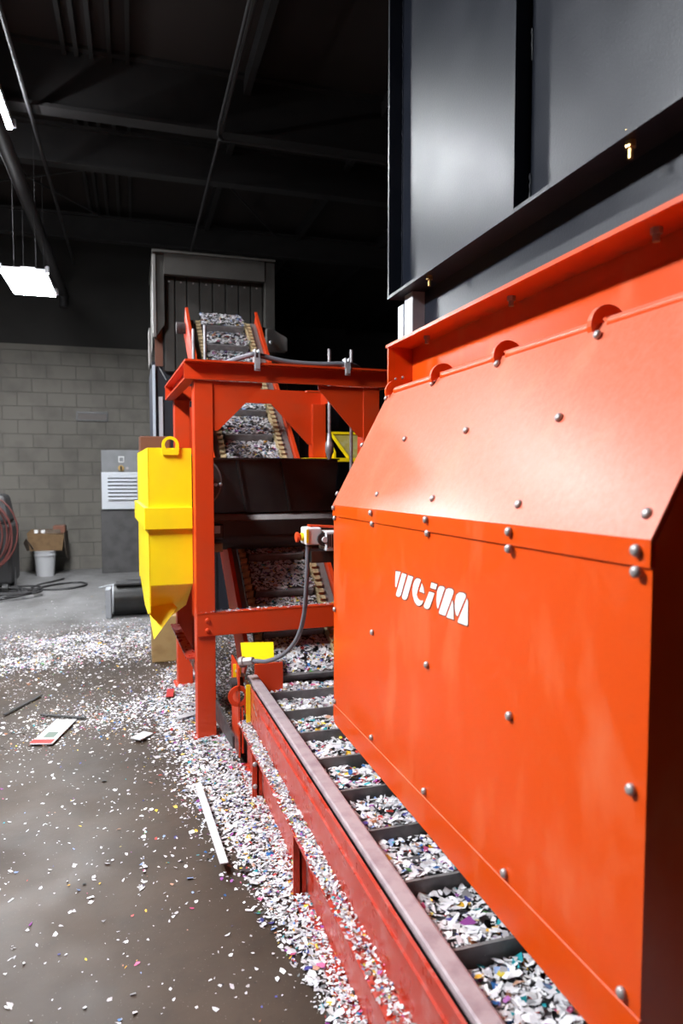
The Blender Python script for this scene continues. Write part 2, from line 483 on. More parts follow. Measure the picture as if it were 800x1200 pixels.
# lower lip, bent a little inwards at the far corner
lip = MB()
lip.slab([(XF - 0.002, 2.735, 0.388), (XF - 0.002, 2.758, 0.41), (XF - 0.002, 2.758, 0.466), (XF - 0.002, 0.908, 0.528), (XF - 0.002, 0.910, 0.420)], (-1, 0, 0), 0.008)
lip.build('lower_lip', ORANGE, sh)
top_lip = MB()
top_lip.slab([(XF - 0.005, 2.758, z1f + 0.001), (XF - 0.005, 2.757, 1.319), (XF - 0.005, 0.906, 1.343), (XF - 0.005, 0.906, z1n + 0.001)], (-1, 0, 0), 0.005)
SN = (V['tf'] - V['ff']).cross(V['fn'] - V['ff']).normalized()
if SN.x > 0: SN = -SN
q = [V['ff'] + Vector((-0.005, 0, 0)), V['tf'], V['tn'], V['fn'] + Vector((-0.005, 0, 0))]
top_lip.slab(q, SN, 0.006)
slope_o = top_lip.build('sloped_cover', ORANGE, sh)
ends = MB(); ends.prism([(XF + 0.010, 0.42), (XF + 0.010, 1.335), (1.052, 1.79), (1.9, 1.79), (1.9, 0.42)], 1, 0.912, 0.920)
ends.build('end_panel', ORANGE, sh)
ends = MB(); ends.prism([(XF + 0.010, 0.41), (XF + 0.010, 1.312), (1.052, 1.778), (1.3, 1.778), (1.3, 0.41)], 1, 2.748, 2.755)
ends.build('end_panel', ORANGE, sh)

# measured positions of the fastenings on the machine faces (metres)
def bolt_mesh(r, h, mname='bolt', m_=None):
    t = MB()
    t.rings([((0, 0, 0), r * 1.0), ((0, 0, h * 0.55), r), ((0, 0, h * 0.9), r * 0.72), ((0, 0, h), r * 0.3)], (0, 0, 1), 12)
    me = bpy.data.meshes.new(mname); me.from_pydata([tuple(v) for v in t.v], [], t.f); me.update()
    me.polygons.foreach_set('use_smooth', [True] * len(me.polygons))
    me.materials.append(m_ or BOLT)
    return me
BOLT_ME = bolt_mesh(0.0105, 0.011)
def bolt(p, n, parent, me=None, name='bolt'):
    o = bpy.data.objects.new(name, me or BOLT_ME)
    o.rotation_euler = Vector(n).to_track_quat('Z', 'Y').to_euler()
    return place(o, parent, p)
FRONT_BOLTS = [(2.7307, 1.3078), (2.7308, 1.265), (2.2613, 1.3122), (2.261, 1.2731), (1.7874, 1.3188), (1.7867, 1.2798), (1.3362, 1.3214), (1.3352, 1.2834), (0.9347, 1.3229), (0.9335, 1.2875), (2.258, 0.8881), (1.7861, 0.8995), (1.3324, 0.9059), (0.939, 0.915), (2.2642, 0.5059), (1.7978, 0.5208), (1.3449, 0.5342), (0.9498, 0.5473), (2.7315, 0.8798), (2.7322, 0.4848)]
SLOPE_BOLTS = [(0.8232, 2.7712, 1.3634), (0.8256, 2.2798, 1.3744), (0.8234, 1.8049, 1.3764), (0.822, 1.3421, 1.3796), (0.8204, 0.9405, 1.3817), (0.9303, 2.7622, 1.5695), (0.9282, 2.2788, 1.5718), (0.9261, 1.8026, 1.5738), (0.9238, 1.3455, 1.5754), (1.0344, 2.7533, 1.7698), (1.0323, 2.2777, 1.772), (1.0289, 1.8122, 1.7713), (1.0233, 1.3478, 1.7666)]
for (y, z) in FRONT_BOLTS:
    bolt((XF - (0.006 if z > 1.28 else 0.0005), y, z), (-1, 0, 0), front_o)
for p in SLOPE_BOLTS:
    bolt(Vector(p) + SN * 0.0005, SN, slope_o)

# lettering: white cut letters with a thin dark edge, flat on the front panel
LETTERS = [('w', [[(2.0386, 1.1368), (1.9955, 1.1396), (2.0331, 1.0846), (2.0416, 1.0868)], [(1.9838, 1.1377), (1.9472, 1.139), (1.9922, 1.0682), (2.0016, 1.0608), (2.0158, 1.0566), (2.0303, 1.0572), (2.034, 1.0628)], [(1.9327, 1.138), (1.8945, 1.1389), (1.9395, 1.0686), (1.9484, 1.0614), (1.962, 1.0572), (1.9781, 1.0574), (1.984, 1.0625)]]), ('e', [[(1.8659, 1.1389), (1.8484, 1.1402), (1.8371, 1.137), (1.8541, 1.1125), (1.8662, 1.0897), (1.8598, 1.0808), (1.8473, 1.0772), (1.8351, 1.077), (1.822, 1.0809), (1.8199, 1.0764), (1.8288, 1.0674), (1.845, 1.0603), (1.8636, 1.0585), (1.8827, 1.0659), (1.8958, 1.0804), (1.8992, 1.0968), (1.8942, 1.1166), (1.8816, 1.1311)], [(1.8289, 1.1296), (1.8176, 1.1184), (1.8114, 1.1031), (1.8457, 1.1031)]]), ('i', [[(1.7618, 1.142), (1.7238, 1.1428), (1.7317, 1.1275), (1.77, 1.126)], [(1.7765, 1.1138), (1.7416, 1.1149), (1.77, 1.0719), (1.7795, 1.0645), (1.793, 1.0607), (1.8087, 1.0614), (1.8138, 1.0661)]]), ('m', [[(1.7049, 1.1411), (1.6837, 1.143), (1.675, 1.1398), (1.718, 1.0755), (1.7235, 1.0791), (1.7267, 1.1019), (1.7234, 1.1219), (1.7155, 1.1348)], [(1.6545, 1.1431), (1.6345, 1.1449), (1.6229, 1.1416), (1.6219, 1.1352), (1.6701, 1.0657), (1.707, 1.0637), (1.7115, 1.0666), (1.6705, 1.1307), (1.6646, 1.1385)], [(1.6272, 1.115), (1.6221, 1.1056), (1.6188, 1.0656), (1.6632, 1.0633)]]), ('a', [[(1.5876, 1.1435), (1.5673, 1.1454), (1.5535, 1.1432), (1.5533, 1.1354), (1.5973, 1.0788), (1.607, 1.082), (1.613, 1.0963), (1.6125, 1.1147), (1.6049, 1.1337)], [(1.5457, 1.1339), (1.5403, 1.1278), (1.5398, 1.0713), (1.5442, 1.0654), (1.5954, 1.0632), (1.5954, 1.0668)]])]
for ch, polys in LETTERS:
    t = MB()
    for poly in polys:
        t.prism(poly, 0, XF - 0.0006, XF - 0.0016)
    lo = t.build('letter', LOGO_W, front_o, label='white letter %s' % ch)
    c2 = MB()
    for poly in polys:
        cx = sum(p[0] for p in poly) / len(poly); cz = sum(p[1] for p in poly) / len(poly)
        c2.prism([(y + 0.0030 * (1 if y > cx else -1), z + 0.0030 * (1 if z > cz else -1)) for (y, z) in poly], 0, XF - 0.0001, XF - 0.0008)
    c2.build('letter_edge', LOGO_E, front_o)

# hinge pipe along the top edge with round ears
EARS = [2.726, 2.269, 1.824, 1.375]
hx, hz = 1.055, 1.795
ys = sorted(EARS, reverse=True)
prev = 2.77
for y in ys + [0.55]:
    a, b = prev, y + (0.006 if y in ys else 0)
    if a - b > 0.03:
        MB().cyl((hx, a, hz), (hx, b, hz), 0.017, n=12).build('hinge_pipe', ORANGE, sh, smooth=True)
    prev = y - 0.035
for y in ys:
    t = MB(); pr = []
    for k in range(15):
        an = math.radians(-20 + 220 * k / 14)
        pr.append((hx + 0.012 + 0.05 * math.cos(an), hz + 0.05 * math.sin(an)))
    for k in range(15):
        an = math.radians(200 - 220 * k / 14)
        pr.append((hx + 0.012 + 0.023 * math.cos(an), hz + 0.023 * math.sin(an)))
    t.prism(pr, 1, y - 0.008, y + 0.008)
    t.build('hinge_ear', ORANGE, sh)

# channel that carries the hopper
FZ = 1.990
MB().box(1.034, 1.20, 0.3, 2.768, FZ - 0.006, FZ + 0.006).build('channel_flange', ORANGE, sh)
MB().box(1.150, 1.162, 0.3, 2.76, 1.62, FZ - 0.006).build('channel_web', ORANGE, sh)
MB().box(1.040, 1.150, 2.748, 2.762, 1.80, FZ - 0.006).build('channel_end_plate', ORANGE, sh)
for (x, z) in ((1.072, 1.853), (1.105, 1.860)):
    bolt((x, 2.747, z), (0, -1, 0), sh, bolt_mesh(0.006, 0.006))
NUT = MB(); NUT.cyl((0, 0, 0), (0, 0, 0.014), 0.013, n=6); NUT.cyl((0, 0, 0.012), (0, 0, 0.03), 0.008, n=10)
NUT_ME = bpy.data.meshes.new('nut'); NUT_ME.from_pydata([tuple(v) for v in NUT.v], [], NUT.f); NUT_ME.materials.append(BOLT)
for y in [2.475, 1.853, 1.254]:
    bolt((1.095, y, FZ - 0.006), (0, 0, -1), sh, NUT_ME, 'flange_nut')

# ------------------------------------------------------------------ dark feed hopper
hp = empty('feed_hopper', (1.5, 1.8, 2.0), 'charcoal steel feed hopper standing on top of the orange shredder', 'hopper')
HZ = 2.200
MB().box(1.140, 1.152, 0.3, 2.63, FZ + 0.006, HZ - 0.01).build('base_web', BLACK_PAINT, hp)
MB().box(1.040, 1.30, 0.3, 2.765, HZ - 0.012, HZ).build('bottom_flange', BLACK_PAINT, hp)
MB().box(1.100, 1.112, 0.3, 1.765, HZ, 4.4).build('side_panel', BLACK_PAINT, hp)
MB().box(1.100, 1.112, 1.795, 2.745, HZ, 4.4).build('side_panel', BLACK_PAINT, hp)
MB().box(1.050, 1.112, 1.772, 1.790, HZ, 4.4).build('stiffener_rib', BLACK_PAINT, hp)
MB().box(1.040, 1.112, 2.748, 2.764, HZ, 4.4).build('corner_flange', BLACK_PAINT, hp)
MB().box(1.112, 2.3, 2.75, 2.762, HZ, 4.4).build('end_panel', BLACK_PAINT, hp)
def weld(x, y, z0, z1, parent):
    pts = []; rr = []; z = z0
    while z < z1:
        pts.append((x + random.uniform(-.0012, .0012), y + random.uniform(-.0012, .0012), z)); rr.append(0.0045 + random.uniform(-.0016, .0016)); z += 0.011
    MB().tube(pts, rr, 6).build('weld_bead', BLACK_PAINT, parent, smooth=True)
weld(1.100, 2.745, HZ, 4.0, hp)
for a in (HZ + 0.02, 2.62, 3.05): weld(1.100, 1.764, a, a + 0.09, hp)
MB().box(1.085, 1.165, 2.60, 2.685, FZ + 0.006, HZ - 0.012).build('spacer_post', GALV, hp, bevel=0.004)
MB().box(1.080, 1.15, 2.685, 2.745, FZ + 0.006, HZ - 0.045).build('spacer_plate', GALV, hp, bevel=0.003)
HB = MB(); HB.cyl((0, 0, -0.05), (0, 0, -0.016), 0.006, n=8); HB.cyl((0, 0, -0.026), (0, 0, -0.012), 0.012, n=6); HB.cyl((0, 0, 0.0), (0, 0, 0.012), 0.013, n=6)
HB_ME = bpy.data.meshes.new('hopper_bolt'); HB_ME.from_pydata([tuple(v) for v in HB.v], [], HB.f); HB_ME.materials.append(BRASS)
for y in [2.394, 1.309]:
    bolt((1.068, y, HZ), (0, 0, 1), hp, HB_ME, 'flange_bolt')

# ------------------------------------------------------------------ conveyor
cv = empty('flight_conveyor', (0.85, 3.5, 0), 'red conveyor with cleated belt running under shredder and climbing to the grey hood', 'conveyor')
KX = -0.027
def fx(x, y): return x + KX * (y - 2.0)
def along(prof_fn, y0, y1, name, m, bevel=0.0, parent=cv, **kw):
    """straight member along the flat conveyor: rectangle x0,x1,z0,z1 sheared with the conveyor line"""
    x0, x1, z0, z1 = prof_fn
    t = MB()
    t.hexa([(fx(x0, y0), y0, z0), (fx(x1, y0), y0, z0), (fx(x1, y1), y1, z0), (fx(x0, y1), y1, z0)],
           [(fx(x0, y0), y0, z1), (fx(x1, y0), y0, z1), (fx(x1, y1), y1, z1), (fx(x0, y1), y1, z1)])
    return t.build(name, m, parent, bevel=bevel, **kw)
Y0, Y1 = -0.6, 3.32
LZ = 0.226
along((0.500, 0.557, 0.001, 0.012), Y0, Y1, 'foot_flange', RED_DUSTY)
along((0.549, 0.557, 0.012, LZ - 0.008), Y0, Y1, 'beam_web', RED_DUSTY)
along((0.503, 0.560, LZ - 0.008, LZ), Y0, Y1, 'beam_ledge', RED_DUSTY)
along((0.557, 0.567, LZ, 0.402), Y0, Y1 + 0.1, 'side_plate', RED_DUSTY)
along((0.550, 0.557, 0.352, 0.358), Y0, 3.0, 'side_ridge', RED_DUSTY)
along((0.573, 0.627, 0.398, 0.420), Y0, Y1 + 0.12, 'top_rail', RAIL, bevel=0.008)
along((0.60, 0.612, 0.20, 0.398), Y0, Y1, 'inner_plate', DARK_STEEL)
for y, w in ((2.2, 0.05), (2.93, 0.05), (1.1, 0.05), (0.1, 0.05)):
    t = MB(); x0 = fx(0.500, y); t.box(x0, x0 + 0.045, y, y + 0.008, 0.012, LZ - 0.008); t.box(x0 + 0.022, x0 + 0.030, y, y + 0.05, 0.012, LZ - 0.008)
    st = t.build('stiffener', RED, cv)
    if y > 2.5:
        for z in (0.07, 0.17): bolt((x0 + 0.012, y, z), (0, -1, 0), st)
# opposite side of the flat section
along((1.26, 1.272, 0.0, 0.402), Y0, Y1 + 0.1, 'side_plate', RED_DUSTY)
# belt, flat part then incline
IY, IZ = 3.63, 0.27
SL = 0.98; IA = math.atan(SL)
def ix(x, y): return x - 0.050 * (y - 4.2)
BX0, BX1 = 0.667, 1.047        # belt edges at Y = 4.2
TOPY = 6.17
t = MB(); t.hexa([(fx(0.64, Y0), Y0, 0.235), (fx(1.24, Y0), Y0, 0.235), (ix(BX1 + 0.02, IY), IY, 0.235), (ix(BX0 - 0.02, IY), IY, 0.235)],
       [(fx(0.64, Y0), Y0, 0.265), (fx(1.24, Y0), Y0, 0.265), (ix(BX1 + 0.02, IY), IY, 0.265), (ix(BX0 - 0.02, IY), IY, 0.265)])
t.build('belt_flat', DARK_STEEL, cv)
def ip(x, y, n=0.0):
    """point on the incline: x at reference line, y, n = height normal to the belt"""
    return Vector((ix(x, y), y - n * math.sin(IA), IZ + SL * (y - IY) + n * math.cos(IA)))
def incl(x0, x1, n0, n1, ya, yb, name, m, bevel=0.0, parent=cv):
    t = MB()
    t.hexa([ip(x0, ya, n0), ip(x1, ya, n0), ip(x1, yb, n0), ip(x0, yb, n0)], [ip(x0, ya, n1), ip(x1, ya, n1), ip(x1, yb, n1), ip(x0, yb, n1)])
    return t.build(name, m, parent, bevel=bevel)
incl(BX0 - 0.04, BX1 + 0.04, -0.03, 0.0, IY, TOPY, 'belt_incline', DARK_STEEL)
for s in (-1, 1):
    e = BX0 if s < 0 else BX1
    incl(e + s * 0.055, e + s * 0.105, 0.02, 0.035, IY + 0.25, TOPY, 'guard_strip', GREY_PLATE)
    incl(e + s * 0.112, e + s * 0.124, -0.16, 0.10, IY + 0.1, TOPY + 0.05, 'side_board', RED)
    incl(e + s * 0.100, e + s * 0.124, 0.10, 0.112, IY + 0.1, TOPY + 0.05, 'board_cap', RED)
# link plates (overlapping wings) along the belt edges
WING = MB(); L_ = 0.047
WING.hexa([(-0.005, 0, -0.01), (0.005, 0, -0.01), (0.012, L_, -0.01), (0.002, L_, -0.01)], [(-0.012, 0.006, 0.058), (-0.002, 0.006, 0.058), (0.010, L_ - 0.004, 0.058), (0.0, L_ - 0.004, 0.058)])
WING.box(-0.034, 0.0, 0.006, L_ - 0.012, 0.034, 0.058)
WING_ME = bpy.data.meshes.new('link_plate'); WING_ME.from_pydata([tuple(v) for v in WING.v], [], WING.f); WING_ME.update(); WING_ME.materials.append(TAN)
WING2_ME = bpy.data.meshes.new('link_plate'); WING2_ME.from_pydata([(-v.x, v.y, v.z) for v in WING.v], [], [tuple(reversed(f)) for f in WING.f]); WING2_ME.update(); WING2_ME.materials.append(TAN)
dirv = Vector((0.016, 1, SL)).normalized()
ylen = 0.050 * math.cos(IA)
y = IY + 0.06
while y < TOPY - 0.03:
    for s, me in ((-1, WING_ME), (1, WING2_ME)):
        o = bpy.data.objects.new('link_plate', me)
        o.rotation_euler = (IA, 0, 0)
        place(o, cv, ip(BX0 - 0.012 if s < 0 else BX1 + 0.012, y, 0.0))
    y += ylen
# flat part wings (left edge shows beside the rail only as a dark strip)
CL = []
PITCHC = 0.2835
yy = 1.40
k0 = -7
FLAT_CL = [1.40 + PITCHC * k for k in range(-7, 8)]
for y in FLAT_CL:
    t = MB(); xa, xb_ = fx(0.668, y), fx(1.23, y)
    t.box(xa, xb_, y, y + 0.010, 0.262, 0.330); t.box(xa, xb_, y, y + 0.035, 0.262, 0.272)
    t.build('cleat', CLEAT, cv)
INC_CL = []
y = IY + 0.03
while y < TOPY:
    INC_CL.append(y); y += PITCHC * math.cos(IA)
for y in INC_CL:
    t = MB(); t.hexa([ip(BX0 + 0.015, y, 0), ip(BX1 - 0.015, y, 0), ip(BX1 - 0.015, y + 0.012, 0), ip(BX0 + 0.015, y + 0.012, 0)],
                     [ip(BX0 + 0.015, y, 0.062), ip(BX1 - 0.015, y, 0.062), ip(BX1 - 0.015, y + 0.012, 0.062), ip(BX0 + 0.015, y + 0.012, 0.062)])
    t.build('cleat', CLEAT, cv)
# end shaft and legs of the incline
MB().cyl(ip(BX0 - 0.2, TOPY, -0.05), ip(BX1 + 0.2, TOPY, -0.05), 0.05, n=14).build('head_shaft', DARK_STEEL, cv, smooth=True)
for xo in (0.42, 1.02):
    MB().box(xo, xo + 0.08, 5.6, 5.68, 0.0, 1.98).build('support_leg', RED, cv)
# fittings where the rail meets the incline
MB().box(0.575, 0.722, 3.44, 3.452, 0.20, 0.470).build('cover_plate', RED, cv)
MB().box(0.470, 0.478, 3.30, 3.55, 0.05, 0.50).build('joint_plate', RED, cv)
t = MB(); m_ = 28; vs = []; fs = []
for yv in (3.30, 3.312):
    for R_ in (0.052, 0.030):
        vs += [(0.472 + R_ * math.cos(2 * math.pi * k / m_), yv, 0.357 + R_ * math.sin(2 * math.pi * k / m_)) for k in range(m_)]
for k in range(m_):
    j = (k + 1) % m_
    fs += [(k, j, m_ + j, m_ + k), (2 * m_ + j, 2 * m_ + k, 3 * m_ + k, 3 * m_ + j), (j, k, 2 * m_ + k, 2 * m_ + j), (m_ + k, m_ + j, 3 * m_ + j, 3 * m_ + k)]
t.add(vs, fs); t.box(0.50, 0.535, 3.301, 3.311, 0.27, 0.38)
t.build('lifting_lug', RED, cv)
MB().box(0.485, 0.494, 3.30, 3.32, 0.07, 0.30).build('lug_leg', RED, cv)
MB().box(0.500, 0.5215, 3.250, 3.257, 0.24, 0.425).build('yellow_plate', YELLOW, cv)
t = MB(); t.box(0.455, 0.495, 3.37, 3.376, 0.435, 0.50); yp = t.build('yellow_plate', YELLOW, cv); bolt((0.475, 3.37, 0.465), (0, -1, 0), yp)
t = MB(); t.slab([(0.53, 3.56, 0.455), (0.70, 3.56, 0.445), (0.715, 3.66, 0.525), (0.535, 3.66, 0.535)], (0, -0.5, 0.9), 0.006)
t.build('yellow_plate', YELLOW, cv)
for (x, y, z) in ((0.512, 3.30, 0.40), (0.53, 3.34, 0.52), (0.497, 3.33, 0.455), (0.545, 3.0, 0.285), (0.538, 3.2, 0.36)):
    bolt((x, y, z), (-0.5, -0.8, 0.1), cv)
t = MB(); t.tube([(0.535, 3.24, 0.375), (0.540, 3.06, 0.295)], 0.006, 8); t.tube([(0.536, 3.19, 0.352), (0.539, 3.11, 0.318)], 0.013, 8)
t.build('tension_screw', BOLT, cv)
MB().cyl((0.44, 3.36, 0.40), (0.50, 3.36, 0.40), 0.035, n=14).build('bearing_hub', RUBBER, cv, smooth=True)
t = MB(); t.slab([(0.40, 3.75, 0.10), (0.40, 3.75, 0.22), (0.44, 3.30, 0.16), (0.44, 3.30, 0.10)], (-1, -0.1, 0), 0.01); t.build('toe_plate', DARK_STEEL, cv)

# ------------------------------------------------------------------ gantry frame
GA = math.radians(2.6)
GM = Matrix.Translation((0.307, 3.706, 0)) @ Matrix.Rotation(GA, 4, 'Z')
ga = empty('gantry_frame', (0.80, 4.25, 0), 'red steel gantry frame of posts and channel beams over the conveyor', 'frame')
GW, GD, PW = 1.06, 1.10, 0.10
def G(): return MB(GM)
for (u, v) in ((0, 0), (GW - PW, 0), (0, GD - PW), (GW - PW, GD - PW)):
    t = G(); t.box(u, u + PW, v, v + PW, 0.0, 1.945); t.build('post', RED, ga, bevel=0.003)
    t = G(); t.box(u - 0.02, u + PW + 0.02, v - 0.02 if v > 0.5 else v, v + PW + 0.02, 0.0, 0.012); t.build('base_plate', RED, ga)
def chan(u0, u1, v, z0, z1, out, name='top_beam'):
    t = G(); t.box(u0, u1, v, v + 0.010, z0, z1); a, b = (v - 0.05, v) if out < 0 else (v + 0.01, v + 0.06)
    t.box(u0, u1, a, b, z1 - 0.010, z1); t.box(u0, u1, a + (0.035 if out < 0 else 0), b - (0 if out < 0 else 0.035), z0, z0 + 0.010)
    return t.build(name, RED, ga)
chan(-0.05, GW + 0.05, 0.0, 1.947, 2.045, -1)
chan(-0.05, GW + 0.05, GD - 0.01, 1.947, 2.045, 1)
for s, u in ((-1, 0.0), (1, GW - 0.01)):
    t = G(); t.box(u, u + 0.010, 0.0105, GD - 0.0105, 1.947, 2.045)
    a, b = (u - 0.05, u) if s < 0 else (u + 0.01, u + 0.06)
    t.box(a, b, 0.0005, GD, 2.035, 2.045); t.box(a, b, 0.0005, GD, 1.947, 1.957)
    t.build('top_beam', RED, ga)
def gus(pts, v0, v1):
    t = G(); t.prism(pts, 1, v0, v1); t.build('gusset', RED, ga)
gus([(PW, 1.945), (PW, 1.68), (0.125, 1.68), (0.37, 1.925), (0.37, 1.945)], 0.006, 0.016)
gus([(GW - PW, 1.945), (GW - 0.37, 1.945), (GW - 0.37, 1.925), (GW - 0.125, 1.66), (GW - PW, 1.66)], 0.006, 0.016)
gus([(GW - PW, 1.945), (GW - 0.40, 1.945), (GW - 0.125, 1.66), (GW - PW, 1.66)], GD - 0.07, GD - 0.06)
# lower cross beam with bolted end plate, and the side sill
t = G(); t.box(0.0, GW, -0.014, -0.002, 0.573, 0.696); t.box(0.0, GW, -0.014, 0.06, 0.686, 0.696)
lb = t.build('cross_beam', RED, ga, bevel=0.002)
for z in (0.605, 0.660): bolt(GM @ Vector((0.055, -0.014, z)), GM.to_3x3() @ Vector((0, -1, 0)), lb, bolt_mesh(0.012, 0.010, m_=RED))
t = G(); t.box(0.0, 0.010, PW, GD - PW, 0.35, 0.425); t.box(-0.045, 0.010, 0.0 + PW, GD - PW, 0.425, 0.435); t.build('side_sill', RED_DUSTY, ga)
t = G(); t.box(GW - 0.010, GW, PW, GD - PW, 0.35, 0.435); t.build('side_sill', RED_DUSTY, ga)

# conduit over the beam with clamps
def gp(u, v, z): return GM @ Vector((u, v, z))
cz = 2.066
path = smooth_path([gp(0.08, 0.42, 2.00), gp(0.17, 0.15, 2.052), gp(0.29, -0.02, 2.085), gp(0.34, -0.025, 2.088), gp(0.50, -0.02, 2.062), gp(0.68, -0.02, 2.058), gp(0.82, -0.025, 2.066), gp(0.93, 0.02, 2.060), gp(1.02, 0.12, 2.00)], 8)
MB().tube(path, 0.014, 10).build('cable_conduit', HOSE, label='grey flexible conduit clamped along the top of the red gantry', cat='conduit', smooth=True)
for u, z, lab in ((0.33, 2.088, 'small metal clamp on gantry top nearer the yellow chute'), (0.845, 2.066, 'small metal clamp on gantry top nearer the shredder')):
    t = G(); t.box(u - 0.016, u + 0.016, -0.056, -0.050, 2.0, 2.07); t.box(u - 0.012, u + 0.012, -0.064, -0.056, 2.01, 2.04)
    t.box(u - 0.014, u - 0.008, -0.055, 0.0, 2.046, z + 0.03); t.box(u + 0.008, u + 0.014, -0.055, 0.0, 2.046, z + 0.03)
    t.build('beam_clamp', GALV, label=lab, cat='clamp', group='clamps holding the conduit')

# ------------------------------------------------------------------ overband magnet
mg = empty('overband_magnet', (0.85, 4.3, 0.98), 'black overband magnet hanging inside the red gantry above the belt', 'magnet')
MV = 0.44
t = G(); t.prism([(MV + 0.07, 1.21), (MV, 1.52), (MV, 1.535), (0.86, 1.535), (0.86, 1.34), (MV + 0.20, 1.21)], 0, 0.105, 0.955); t.build('magnet_body', BLACK_FACE, mg)
t = G(); t.box(0.10, 0.96, MV - 0.025, 0.88, 1.5355, 1.545); t.build('top_plate', BLACK_FACE, mg)
for u in (0.30, 0.58):
    t = G(); t.hexa([(u + 0.07, MV + 0.052, 1.215), (u + 0.085, MV + 0.052, 1.215), (u + 0.085, MV + 0.07, 1.215), (u + 0.07, MV + 0.07, 1.215)],
                    [(u, MV - 0.018, 1.53), (u + 0.015, MV - 0.018, 1.53), (u + 0.015, MV + 0.01, 1.53), (u, MV + 0.01, 1.53)])
    t.build('body_rib', BLACK_FACE, mg)
t = G(); t.cyl((0.105, MV + 0.09, 1.065), (0.955, MV + 0.09, 1.065), 0.085, n=24); t.build('drive_drum', RUBBER, mg, smooth=True)
t = G(); t.slab([(0.105, MV + 0.02, 1.165), (0.955, MV + 0.02, 1.165), (0.955, MV + 0.12, 1.212), (0.105, MV + 0.12, 1.212)], (0, -0.5, 1), 0.012)
t.build('belt_top', mat('grey_belt', (0.26, 0.235, 0.23), 0.5, col2=(0.32, 0.30, 0.29), scale=20), mg)  # mottled grey, lighter than the drum
t = G(); t.box(0.105, 0.955, MV - 0.005, MV + 0.0, 1.075, 1.160); t.build('drum_guard', BLACK_FACE, mg)
t = G(); t.cyl((0.045, MV - 0.04, 1.40), (0.045, MV - 0.03, 1.40), 0.165, n=32)
dk = t.build('pulley_disc', mat('brushed_disc', (0.12, 0.12, 0.125), 0.35, metal=0.5), mg)
t = G(); t.cyl((0.045, MV - 0.044, 1.40), (0.045, MV - 0.0405, 1.40), 0.155, n=32); t.build('disc_face', BLACK_FACE, mg)
for u in (0.172, 0.20): bolt(GM @ Vector((u, MV - 0.045, 1.385)), (0, -1, 0), mg, bolt_mesh(0.011, 0.014, m_=GALV), 'hub_bolt')
t = G(); t.box(0.11, 0.215, MV - 0.07, MV - 0.006, 1.06, 1.15); bb = t.build('bearing_block', BLACK_FACE, mg, bevel=0.01)
t = G(); t.box(0.158, 0.192, MV - 0.074, MV - 0.0705, 1.095, 1.14); t.build('rating_label', mat('label_grey', (0.4, 0.4, 0.4), 0.5), bb)
t = G(); t.box(0.10, 0.205, MV - 0.08, MV - 0.02, 0.985, 1.035); t.build('brush_strip', BRUSH, mg)
# hanger rods with turnbuckle
for (x, y, zt, zb) in ((1.176, 4.15, 2.225, 1.54), (1.272, 4.0, 2.20, 1.10), (0.406, 4.10, 2.315, 1.55), (0.352, 4.25, 2.32, 1.55)):
    MB().cyl((x, y, zb), (x, y, zt), 0.0105, n=10).build('hanger_rod', STEEL, mg, smooth=True)
t = MB(); t.tube([(1.176, 4.15, 1.545), (1.176, 4.15, 1.57), (1.176, 4.15, 1.585), (1.176, 4.15, 1.64), (1.176, 4.15, 1.655), (1.176, 4.15, 1.70)], [0.012, 0.02, 0.027, 0.027, 0.018, 0.014], 10)
t.build('turnbuckle', STEEL, mg, smooth=True)
t = G(); t.box(0.74, 0.86, 0.40, 0.44, 1.955, 1.965); t.build('hanger_bracket', RED, mg)
# yellow guard behind
yg = empty('discharge_guard', (1.4, 4.75, 1.53), 'yellow steel guard plate behind the turnbuckle rod', 'guard')
MB().box(1.14, 1.60, 4.60, 4.80, 1.535, 1.56).build('guard_base', YELLOW, yg)
t = MB(); t.prism([(4.60, 1.56), (4.60, 1.60), (4.80, 1.745), (4.80, 1.56)], 0, 1.335, 1.350); t.build('guard_rib', YELLOW, yg)
t = MB(); t.slab([(1.37, 4.80, 1.735), (1.70, 4.80, 1.735), (1.70, 4.66, 1.56), (1.46, 4.66, 1.56)], (0, -0.8, 0.6), 0.008)
t.build('guard_panel', mat('mustard_panel', (0.34, 0.28, 0.06), 0.6, col2=(0.42, 0.38, 0.2), scale=18), yg)
t = MB(); t.tube([(1.365, 4.795, 1.745), (1.46, 4.655, 1.56)], 0.012, 4); t.tube([(1.365, 4.795, 1.745), (1.70, 4.795, 1.745)], 0.012, 4); t.build('guard_edge', YELLOW, yg)

# ------------------------------------------------------------------ yellow discharge chute
yc = empty('discharge_chute', (0.18, 4.3, 0.4), 'yellow steel chute bolted to the left of the red gantry', 'chute')
def Y_(): return MB(GM)
UL, UR = -0.235, -0.005
VF, VB = 0.10, 1.15
ZT, ZM, ZL = 1.588, 1.20, 0.845
t = Y_(); t.box(UL, UR, VF, VF + 0.006, ZL, ZT); fw_o = t.build('front_wall', YELLOW, yc)
t = Y_(); t.prism([(VF, ZT), (VB, ZT), (VB, 0.80), (0.55, 0.66), (VF + 0.16, 0.66), (VF, 0.70)], 0, UL, UL + 0.006); t.build('side_wall', YELLOW, yc)
t = Y_(); t.box(UL, UR, VB - 0.006, VB, 0.75, ZT); t.build('back_wall', YELLOW, yc)
t = Y_(); t.box(UR - 0.006, UR, VF + 0.006, VB - 0.006, 0.95, ZT); t.build('side_wall', YELLOW, yc)
# rim band
t = Y_(); t.box(UL - 0.022, UR, VF - 0.022, VF, 1.150, 1.268); t.box(UL - 0.022, UL, VF, VB + 0.02, 1.150, 1.268); t.build('rim_band', YELLOW, yc, bevel=0.003)
